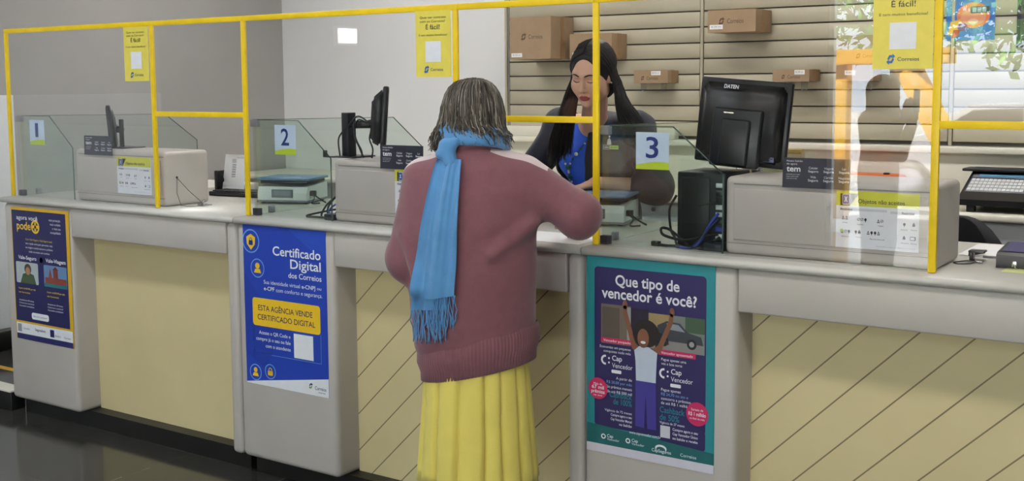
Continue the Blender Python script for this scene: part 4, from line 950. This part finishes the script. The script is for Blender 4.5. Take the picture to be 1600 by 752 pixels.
# soft folds
for a, b, r in (((.205, -.07, 1.22), (.09, -.15, 1.13), .007), ((-.205, -.07, 1.18), (-.16, -.135, 1.02), .007)):
    sw.u(rc(a, b, r, r*.4), .05)
sw.post.append(lambda P: .0028*np.sin(P[:, 2]*23+P[:, 0]*17+1.3)*np.sin(P[:, 0]*21-P[:, 2]*9))
def yoke_mix(m):
    nt = m.node_tree; N = nt.nodes.new; b = nt.nodes['Principled BSDF']; src = b.inputs['Base Color'].links[0].from_socket
    tc = N('ShaderNodeTexCoord'); sp = N('ShaderNodeSeparateXYZ'); nt.links.new(tc.outputs['Object'], sp.inputs[0])
    def mth(op, a, c=None, clamp=False):
        k = N('ShaderNodeMath'); k.operation = op; k.use_clamp = clamp
        for i, v in enumerate((a, c)):
            if v is None: continue
            if isinstance(v, (int, float)): k.inputs[i].default_value = v
            else: nt.links.new(v, k.inputs[i])
        return k.outputs[0]
    X, Y, Z = sp.outputs
    e1 = mth('SUBTRACT', mth('ADD', Y, .052), mth('MULTIPLY', mth('SUBTRACT', 1.42, Z), .62))
    ax = mth('ABSOLUTE', X); ed = mth('MINIMUM', mth('MINIMUM', e1, mth('SUBTRACT', Z, 1.335)), mth('MINIMUM', mth('SUBTRACT', ax, .07), mth('SUBTRACT', .245, ax)))
    f = mth('ADD', mth('MULTIPLY', ed, 400.0), .5, True)
    mx = N('ShaderNodeMix'); mx.data_type = 'RGBA'; nt.links.new(f, mx.inputs['Factor']); nt.links.new(src, mx.inputs['A']); mx.inputs['B'].default_value = rgb(206, 188, 190)+(1,)
    nt.links.new(mx.outputs['Result'], b.inputs['Base Color'])
KNIT2 = KNIT.copy(); KNIT2.name = 'sweater_knit_with_pale_yoke'; yoke_mix(KNIT2)
net_obj(sw, (-.42, -.30, .64), (.50, .45, 1.52), .0045, [KNIT2], 'sweater', cust)
hm = MB(); rows = []; NH = 420
for i, (z, k) in enumerate(((.700, .93), (.690, .97), (.692, 1.0), (.72, 1.004), (.755, .998), (.79, .965), (.81, .92))):
    w = np.interp(z, SWZ, SWW)+.012; d = np.interp(z, SWZ, SWD)+.012; row = []
    for j in range(NH):
        a = 2*PI*j/NH; rib = 1+(.007*(1 if (j//2) % 2 else -1) if 0 < i < 6 else 0); x = w*k*rib*math.cos(a)
        row.append((x+.010, d*k*rib*math.sin(a), z+.042+.215*x))
    rows.append(row)
hm.grid(rows, KNIT, True, True); hm.build('ribbed_hem', cust)
cl = MB(); rows = []
for z, w in ((1.445, .108), (1.472, .101), (1.490, .094), (1.50, .079), (1.492, .076), (1.46, .078)):
    rows.append([(w*math.cos(2*PI*j/160)*(1+.012*(j % 2)), .008+w*.92*math.sin(2*PI*j/160)*(1+.012*(j % 2)), z-.05*math.sin(2*PI*j/160)*.3) for j in range(160)])
cl.grid(rows, KNIT, True, True); cl.build('collar', cust)
for sh, el, wr in ((shR, elR, wrR), (shL, elL, wrL)):
    a = Vector(el+(wr-el)*.78); d = Vector(wr-el).normalized(); sd = d.orthogonal().normalized(); b2 = d.cross(sd); c = MB(); rows = []
    for t_, r in ((0, .050), (.01, .052), (.045, .043), (.06, .040), (.062, .034)):
        rows.append([a+d*t_+(sd*math.cos(2*PI*j/72)+b2*math.sin(2*PI*j/72))*r*(1+.02*(j % 2)) for j in range(72)])
    c.grid(rows, KPALE, True, True); c.build('cuff', cust)['label'] = 'pale knitted cuff'
# skirt
SK_ = mat('yellow_skirt', rgb(224, 207, 100), .75, noise=.05, nscale=10, bump=.12, bscale=300, sheen=.2)
NS = 260; rows = []; r_ = random.Random(5)
cuts = []; a = 0
while a < 2*PI-.12: cuts.append(a); a += .30+.22*r_.random()
cuts.append(2*PI)
def pleat(a):
    for i in range(len(cuts)-1):
        if cuts[i] <= a < cuts[i+1]:
            t = (a-cuts[i])/(cuts[i+1]-cuts[i]); return .8*math.sin(PI*t)**.45+.55*t-1.1*max(0, (t-.84)/.16)
    return 0
PLT = [pleat(2*PI*j/NS) for j in range(NS)]
for i in range(15):
    v = i/14; z = .90-(.90-.372)*v; row = []
    for j in range(NS):
        a = 2*PI*j/NS; amp = (.3+.7*v)*.019; w = .150+.030*v; d = .108+.044*v
        k = PLT[(j+int(2*math.sin(v*2+j*.05))) % NS]
        row.append(((w+amp*k)*math.cos(a)+.006, (d+amp*k)*math.sin(a)-.005, z+(.006*math.sin(5*a) if i == 14 else 0)))
    rows.append(row)
sk = MB().grid(rows, SK_, True, True).build('skirt', cust); q = sk.modifiers.new('s', 'SOLIDIFY'); q.thickness = .003
SHOE = mat('dark_shoe', rgb(40, 34, 34), .5, noise=.1)
for q in (-1, 1):
    ss = SDF().u(rc((q*.085, -.035, .04), (q*.1, .125, .032), .041, .036, ((0, 0, 1), .9)), .02).u(ell((q*.085, -.03, .07), (.042, .05, .035)), .02); ss.sub(rc((q*.085, -.02, .10), (q*.09, .03, .14), .036, .05), .01)
    net_obj(ss, (q*.09-.12, -.12, -.01), (q*.09+.12, .22, .16), .005, [SHOE], 'shoe', cust)
# scarf
SCARF = mat('blue_scarf', rgb(78, 136, 188), .8, noise=.06, nscale=25, bump=.2, bscale=400, sheen=.3)
sc = MB(); rows = []
for i in range(64):
    a = 2*PI*i/64; back = .5-.5*math.sin(a); row = []
    for j in range(14):
        b = 2*PI*j/14; th = .017+.004*math.sin(3*b+2*a); hh = .040+.006*math.sin(a*2)
        R_ = .102+th*math.cos(b)-.012*math.sin(b); zz = 1.490+.016*back+hh*math.sin(b)+.014*math.cos(a)*-1
        row.append((R_*math.cos(a), .012+R_*.92*math.sin(a)-.006, zz))
    rows.append(row)
rows.append(rows[0]); sc.grid(rows, SCARF, True, True)
kx = -.052                                   # where the tails leave the band, on her left back
kn = SDF().u(rc((kx-.012, -.098, 1.465), (kx+.004, -.112, 1.415), .026, .022), .02).u(rc((kx+.02, -.10, 1.48), (kx-.03, -.108, 1.44), .016, .016), .012)
pos, qd = nets(kn, (-.2, -.2, 1.33), (.1, 0, 1.55), .005); sc.add(pos, qd.tolist(), SCARF, True)
def drape(x, z, gap):
    P = np.array([[x, -.42, z]]); 
    for _ in range(40):
        d = float(sw(P)[0])-gap
        if d < .0006: break
        P[0, 1] += d*.85
        if P[0, 1] > .05: break
    return P[0, 1]
def tail(x_top, x_bot, w_top, w_bot, z_top, z_bot, gap, ph):
    NU, NV = 26, 44; G = []
    for i in range(NV):
        v = i/(NV-1); z = z_top+(z_bot-z_top)*v; row = []; w = w_top+(w_bot-w_top)*min(1, v*1.25)**.7
        for j in range(NU):
            u = -1+2*j/(NU-1); x = x_top+(x_bot-x_top)*v+u*w/2
            f = gap+.006+.0055*(1-.35*v)*math.sin(u*5.0+ph+.9*math.sin(v*2.2))+.002*math.sin(u*11+ph*2+v*3)*(1-.5*v)
            row.append((x, drape(x, z, max(.003, f)), z+.010*u*v))
        G.append(row)
    return G
zt, zb = 1.435, .965
G1 = tail(kx-.012, kx-.070, .054, .128, zt, zb-.015, .006, .4); G2 = tail(kx+.012, kx-.026, .058, .104, zt-.01, zb+.03, .016, 2.1)
ts = MB()
for G in (G1, G2):
    ts.grid(G, SCARF); 
    ts.grid([[(x, y+.0035, z) for x, y, z in row] for row in G], SCARF)
sc_o = sc.build('scarf', cust); ts.build('scarf_tail', sc_o)
FR = MB(); r_ = random.Random(3)
for G in (G1, G2):
    last = G[-1]
    for j in range(0, 26, 1):
        x, y, z = last[j]; L = .085+.03*r_.random(); P = []; ph = r_.random()*6
        for k in range(7):
            q = k/6; P.append((x+.004*math.sin(q*5+ph)+.004*q*r_.uniform(-1, 1), drape(x, z-L*q, .007+.006*r_.random()), z-L*q))
        FR.tube(P, [.0022, .0017, .0018, .0016, .0018, .0022, .0012], SCARF, 5)
FR.build('fringe', sc_o)
# hair: grey wavy bob
HC = [mat('hair_grey_%d' % i, rgb(*c), .5, spec=.4, noise=.15, nscale=60) for i, c in enumerate(((72, 67, 61), (104, 98, 90), (152, 146, 138), (88, 72, 58), (44, 39, 36)))]
hb = SDF().u(ell((0, -.022, .032), (.088, .104, .098)), .02).u(ell((0, -.03, -.045), (.102, .082, .075)), .04)
hb.sub(ell((0, .11, -.03), (.06, .075, .10)), .02)
hb.post.append(lambda P: .003*np.sin(np.arctan2(P[:, 0], -P[:, 1])*26+P[:, 2]*30))
hs = MB(); pos, qd = nets(hb, (-.14, -.16, -.16), (.14, .12, .17), .005); hs.add(pos@HR.T+HT, qd.tolist(), HC[4], True)
r_ = random.Random(21); buckets = {m: [] for m in HC}
for i in range(1500):
    az = r_.uniform(-2.25, 2.25); y0 = r_.uniform(-.055, .045)           # az 0 = straight back
    st = V(r_.gauss(.012, .006), y0-.01, .128-.6*max(0, abs(y0)-.02)); d = V(math.sin(az), -math.cos(az), 0)
    k = r_.uniform(.94, 1.07); low = r_.uniform(-.105, -.055)+(.012 if az > 0 else -.02)*abs(az)/2
    c = V(0, -.022, 0)
    pts = [st, c+d*V(.06, .072, 0)*k+V(0, 0, .108), c+d*V(.089, .104, 0)*k+V(0, 0, .045), c+d*V(.099, .108, 0)*k+V(0, 0, -.02), c+d*V(.112, .108, 0)*k*r_.uniform(.96, 1.08)+V(0, 0, (low-.02)*.55), c+d*V(.118, .102, 0)*k*r_.uniform(.9, 1.14)+V(0, 0, low)]
    C = catm(pts, 16); ph = r_.random()*6; fq = r_.uniform(12, 24); am = r_.uniform(.003, .0085)
    t = np.linspace(0, 1, 16); sd = V(-d[1], d[0], 0)
    C = C+np.outer(am*t**1.2*np.sin(fq*t+ph), sd)+np.outer(am*.9*t*np.cos(fq*t+ph), d)
    g = r_.random(); m = HC[2] if g < .13 else HC[1] if g < .42 else HC[0] if g < .78 else HC[3] if g < .88 else HC[4]
    buckets[m].append((C@HR.T+HT).tolist())
for m, R in buckets.items(): strands(hs, R, m, .0022)
hs.build('hair', cust)

# ---------------------------------------------------------------- the clerk, bending over the counter
KS = .97; KR = PI; KLOC = V(-.78, .95, .12)
clerk = thing('person', 'dark-haired clerk in a navy blazer and bright blue blouse looking down behind the glass', 'person', tuple(KLOC), KR)
KRz = np.array(Matrix.Rotation(KR, 3, 'Z'))
def LK(*p): return (V(*p)-KLOC)@KRz
kHT = LK(-.672, .63, 1.634); kHR = rotm((-.35, -.05, .10))
nb = LK(-.765, .80, 1.455); ksR, ksL = LK(-.955, .85, 1.415), LK(-.585, .85, 1.405)
keR, kwR = LK(-1.075, .78, 1.20), LK(-.90, .60, 1.12); keL, kwL = LK(-.45, .77, 1.175), LK(-.675, .66, 1.195)
chest = LK(-.77, .86, 1.30)
kb = SDF()
kb.u(ell((0, 0, .84), (.165, .115, .14)), .05).u(rc((0, 0, .88), chest+V(0, 0, -.08), .12, .125, ((0, 1, 0), .75)), .05).u(ell(chest, (.155, .105, .14)), .05)
kb.u(rc(ksR+V(-.03, 0, -.01)*-1, ksL, .05, .05), .05).u(rc(nb+V(0, 0, -.03), kHT+V(0, -.035, -.05), .055, .048), .03)
kb.u(xf(HEAD, kHR, kHT, KS), .012)
for q in (-1, 1):
    kb.u(ell(chest+V(q*.075, .085, -.03), (.06, .05, .06)), .03)
    kb.u(rc((q*.085, 0, .82), (q*.085, .02, .46), .085, .055), .04).u(rc((q*.085, .02, .46), (q*.085, -.012, .1), .052, .034), .03).u(rc((q*.085, -.03, .045), (q*.1, .12, .03), .036, .03), .03)
for sh, el, wr in ((ksR, keR, kwR), (ksL, keL, kwL)): kb.u(rc(sh, el, .046, .040), .03).u(rc(el, wr, .041, .026), .02)
hand_prims(kb, kwR, LK(-.80, .50, 1.09)-kwR, (0, 0, 1), 1, .55); hand_prims(kb, kwL, LK(-.79, .53, 1.15)-kwL, (0, 0, 1), -1, .5)
def facem(C):
    h = (C-kHT)@kHR/KS; x, y, z = h.T
    lip = (np.abs(x) < .0235) & (y > .082) & (z < -.0585+.0*x) & (z > -.0805) & (((x/.0235)**2+((z+.0693)/.0115)**2) < 1)
    return lip.astype(int)
net_obj(kb, (-.55, -.3, -.02), (.55, .55, 1.68), .0034, [SKIN_M, LIP], 'body', clerk, facem)
def hp(x, y, z): return (V(x, y, z)*KS)@kHR.T+kHT
def onface(x, z, lift):
    y = .14
    for _ in range(50):
        d = float(HEAD(np.array([[x, y, z]]))[0])-lift
        if d < .0003: break
        y -= d*.8
    return hp(x, y, z)
eb = MB(); el_ = MB()
for q in (-1, 1):
    eb.tube([onface(q*x, z, .0008) for x, z in ((.012, .0235), (.020, .027), (.030, .0295), (.040, .0285), (.050, .0235))], [.0022, .0032, .0032, .0026, .001], LASH, 6)
    el_.tube([onface(q*x, z, .0004) for x, z in ((.0165, -.0005), (.022, -.0035), (.030, -.0055), (.038, -.004), (.0455, .0005), (.049, .0025))], [.0008, .0014, .0017, .0017, .0015, .0006], LASH, 6)
    el_.tube([onface(q*x, z, .0003) for x, z in ((.019, .008), (.026, .0115), (.034, .0115), (.043, .008))], [.0005, .0008, .0008, .0005], mat('lid_crease', rgb(120, 80, 66), .6), 6)
eb.build('eyebrows', clerk); el_.build('eyelashes', clerk)
nm = MB()
for q in (-1, 1): nm.sphere(hp(q*.0062, .1065, -.0415), .0026, mat('nostril', rgb(70, 36, 32), .8), 8)
nm.build('nostrils', clerk)
er = MB().sphere(hp(-.0835, -.0, -.032), .004, mat('pearl', rgb(236, 232, 226), .2, noise=.02), 10); er.build('earring', clerk)
er = MB().sphere(hp(.0835, -.0, -.032), .004, mat('pearl', rgb(236, 232, 226), .2), 10); er.build('earring', clerk)
# blouse and blazer
BLOUSE = mat('blue_blouse', rgb(34, 92, 228), .6, noise=.06, nscale=9, bump=.15, bscale=30, sheen=.2)
BLAZ = mat('navy_blazer', rgb(24, 27, 46), .75, noise=.12, nscale=30, bump=.15, bscale=150, sheen=.15)
bl = SDF().u(ell(chest, (.163, .116, .15)), .05).u(rc((0, .01, .86), chest+V(0, 0, -.08), .135, .138, ((0, 1, 0), .8)), .05)
for q in (-1, 1): bl.u(ell(chest+V(q*.075, .088, -.03), (.064, .054, .064)), .04)
bl.u(rc(ksR, ksL, .052, .052), .05); bl.sub(rc(nb+V(0, .02, -.01), kHT+V(0, .02, -.08), .064, .08), .015)
bl.post.append(lambda P: .0035*np.sin(P[:, 0]*45+P[:, 2]*25)*np.sin(P[:, 2]*38-P[:, 0]*12))
net_obj(bl, (-.35, -.3, .70), (.35, .35, 1.45), .006, [BLOUSE], 'blouse', clerk)
bz = SDF().u(ell(chest, (.185, .135, .17)), .05).u(rc((0, 0, .80), chest+V(0, 0, -.08), .165, .158, ((0, 1, 0), .82)), .05)
for q in (-1, 1): bz.u(ell(chest+V(q*.08, .088, -.03), (.068, .060, .068)), .05)
bz.u(rc(ksR, ksL, .066, .066), .05).u(rc(ksR, keR, .072, .066), .04).u(rc(keR, keR+(kwR-keR)*.85, .066, .05), .03)
bz.u(rc(ksL, keL, .072, .066), .04).u(rc(keL, keL+(kwL-keL)*.22, .064, .062), .03)
bz.sub(rc(nb+V(0, .02, .0), kHT+V(0, .02, -.06), .062, .08), .012)
wx = LK(-.835, .7, 1.2)[0]
def wedge(P):
    x = P[:, 0]-wx-.0*P[:, 2]; hw = .070+.0*P[:, 2]+.10*np.clip(P[:, 2]-1.26, 0, .06)*-1
    return np.maximum(np.abs(x-.25*(P[:, 2]-1.15)*-1*0)-hw, .055-P[:, 1])
bz.sub(wedge, .012)
bz.post.append(lambda P: .004*np.sin(P[:, 2]*40+P[:, 0]*30)*np.sin(P[:, 1]*35+P[:, 2]*12))
net_obj(bz, (-.5, -.35, .62), (.5, .42, 1.52), .006, [BLAZ], 'blazer', clerk)
# lanyard with beads
GB = mat('green_bead', rgb(20, 90, 60), .3, noise=.1); WB = mat('pale_bead', rgb(214, 222, 214), .3, noise=.05)
def blsurf(x, z, gap=.006):
    P = np.array([[x, .5, z]])
    for _ in range(60):
        d = min(float(bl(P)[0]), float(bz(P)[0]) if False else 9)-gap
        if d < .0006: break
        P[0, 1] -= d*.8
        if P[0, 1] < -.1: break
    return P[0]
ln = MB(); j0 = LK(-.84, .7, 1.225)
def run(pts, n):
    C = catm([V(x, 0, z) for x, z in pts], n); return [blsurf(c[0], c[2]) for c in C]
xa = j0[0]; zj = 1.115
A = run([(xa+.045, 1.30), (xa+.030, 1.24), (xa+.012, 1.16), (xa, zj)], 26); B = run([(xa-.095, 1.28), (xa-.06, 1.22), (xa-.02, 1.16), (xa, zj)], 26); D = run([(xa, zj), (xa+.004, 1.05), (xa+.012, .99)], 20)
for C in (A, B, D):
    ln.tube(C, .0016, mat('lanyard_cord', rgb(70, 96, 84), .6), 5)
    for i in range(1, len(C), 3): ln.sphere(C[i], (.0085 if i % 9 == 4 else .0048), GB if (i//3) % 2 else WB, 8)
ln.box(tuple(np.array(D[-1])+V(-.012, -.002, -.05)), tuple(np.array(D[-1])+V(.012, .004, 0)), WPAPER, .002)
ln.build('lanyard', clerk)
# long straight dark hair
HK = [mat('hair_dark_%d' % i, rgb(*c), .5, spec=.35, noise=.2, nscale=60) for i, c in enumerate(((28, 24, 26), (38, 32, 32), (20, 17, 20)))]
hk = SDF().u(ell((0, -.022, .030), (.087, .107, .103)), .02).u(ell((0, -.055, -.05), (.08, .055, .08)), .04)
hk.sub(ell((0, .110, -.005), (.064, .075, .112)), .015)
hs = MB(); pos, qd = nets(hk, (-.14, -.16, -.16), (.14, .12, .17), .005); hs.add((pos*KS)@kHR.T+kHT, qd.tolist(), HK[2], True)
r_ = random.Random(8); buckets = {m: [] for m in HK}
for i in range(1500):
    s_ = 1 if i % 2 else -1; f = r_.random()                             # f: 1 at the hairline, 0 at the back of the crown
    y0 = -.10+.155*f; zt_ = .124-.42*max(0, y0-.02)-.5*max(0, -.06-y0); k = r_.uniform(.97, 1.09)
    a = [V(s_*.004, y0, zt_), V(s_*.045*k, y0-.004, zt_-.006-.02*(f > .8)), V(s_*.080*k, y0*(.85 if s_ > 0 else .7)-.010, .055-.018*f), V(s_*(.094 if s_ > 0 else .091)*k, y0*(.85 if s_ > 0 else .55)-(.0 if s_ > 0 else .02), -.01), V(s_*(.098 if s_ > 0 else .094)*k, y0*(.9 if s_ > 0 else .45)-(-.006 if s_ > 0 else .025), -.07)]
    c0, rr_ = V(0, -.022, .030), V(.087, .107, .103)
    for n_ in range(4):
        e = (a[n_]-c0)/rr_; L_ = np.sqrt((e*e).sum()); a[n_] = c0+(a[n_]-c0)/L_*(1.015+.05*(k-.97)/.12) if (L_ > 1.0 or n_ < 3) else a[n_]
    W = [(q*KS)@kHR.T+kHT for q in a]
    last = W[-1]; out = s_*(.018+.02*r_.random()); ln_ = r_.uniform(.20, .30); fwdo = (.02+.05*f)*r_.uniform(.6, 1.1)
    W += [last+V(out*.5*(1 if s_ > 0 else 1.8), fwdo*.35, -ln_*.3), last+V(out*1.2*(1 if s_ > 0 else 2.2), fwdo*.8-.01, -ln_*.65), last+V(out*(1.5 if s_ > 0 else 3.6), fwdo-.005, -ln_)]
    C = catm(W, 16); C[:, 0] += .0015*np.sin(np.linspace(0, 9, 16)+r_.random()*6)
    buckets[HK[0] if r_.random() < .5 else HK[1] if r_.random() < .5 else HK[2]].append(C.tolist())
for m, R in buckets.items(): strands(hs, R, m, .0021)
hs.build('hair', clerk)

# ---------------------------------------------------------------- the bystander mirrored in the right-hand glass
BLOC = (-.84, -5.0, FZ)
by = thing('person', 'dark silhouetted person holding up a phone, mirrored in the glass beside the right yellow notice', 'person', BLOC, -1.3)
b = SDF(); DK = mat('bystander_clothes', rgb(52, 50, 56), .85, noise=.1); HDK = mat('bystander_hair', rgb(30, 26, 26), .6, noise=.1)
b.u(ell((0, 0, .95), (.15, .11, .14)), .05).u(rc((0, 0, 1.0), (0, 0, 1.25), .12, .125, ((0, 1, 0), .75)), .05).u(ell((0, 0, 1.3), (.155, .1, .14)), .05).u(rc((-.13, 0, 1.4), (.13, 0, 1.4), .05, .05), .05).u(rc((0, 0, 1.4), (0, .03, 1.52), .055, .05), .03)
b.u(xf(HEAD, rotm((-.1, 0, 0)), (0, .045, 1.58)), .02)
for q in (-1, 1):
    b.u(rc((q*.085, 0, .92), (q*.085, .02, .5), .085, .055), .04).u(rc((q*.085, .02, .5), (q*.085, -.012, .1), .052, .034), .03).u(rc((q*.085, -.03, .045), (q*.1, .12, .03), .036, .03), .03)
    b.u(rc((q*.17, 0, 1.37), (q*.2, .05, 1.12), .046, .04), .03).u(rc((q*.2, .05, 1.12), (q*.06, .24, 1.4), .04, .028), .02); hand_prims(b, (q*.06, .24, 1.4), (-q*.1, .15, .9), (q*.9, .3, 0), q, .6)
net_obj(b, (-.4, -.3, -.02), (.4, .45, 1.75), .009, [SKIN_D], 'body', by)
b = SDF().u(ell((0, 0, 1.0), (.17, .13, .2)), .05).u(rc((0, 0, 1.0), (0, 0, 1.25), .14, .145, ((0, 1, 0), .8)), .05).u(ell((0, 0, 1.3), (.17, .12, .15)), .05).u(rc((-.14, 0, 1.4), (.14, 0, 1.4), .058, .058), .05)
for q in (-1, 1): b.u(rc((q*.17, 0, 1.37), (q*.2, .05, 1.12), .058, .052), .03).u(rc((q*.2, .05, 1.12), (q*.09, .2, 1.34), .052, .04), .02)
net_obj(b, (-.4, -.3, .75), (.4, .45, 1.5), .009, [DK], 'jacket', by)
b = SDF()
for q in (-1, 1): b.u(rc((q*.085, 0, .95), (q*.085, .02, .5), .10, .075), .04).u(rc((q*.085, .02, .5), (q*.085, -.01, .12), .075, .06), .03)
net_obj(b, (-.3, -.25, .05), (.3, .25, 1.1), .01, [mat('bystander_trousers', rgb(40, 42, 52), .85, noise=.1)], 'trousers', by)
b = SDF().u(ell((0, .02, 1.61), (.092, .11, .1)), .02).u(rc((0, -.05, 1.58), (0, -.07, 1.33), .075, .05, ((0, 1, 0), .6)), .04); b.sub(ell((0, .15, 1.56), (.06, .075, .1)), .02)
net_obj(b, (-.2, -.25, 1.2), (.2, .25, 1.8), .008, [HDK], 'hair', by)
ph = MB().box((-.038, .285, 1.44), (.038, .294, 1.60), BLACKP, .003).build('smartphone'); ph.location = BLOC; ph.rotation_euler = (0, 0, -1.3); tag(ph, 'black phone held up by the mirrored dark person', 'phone')
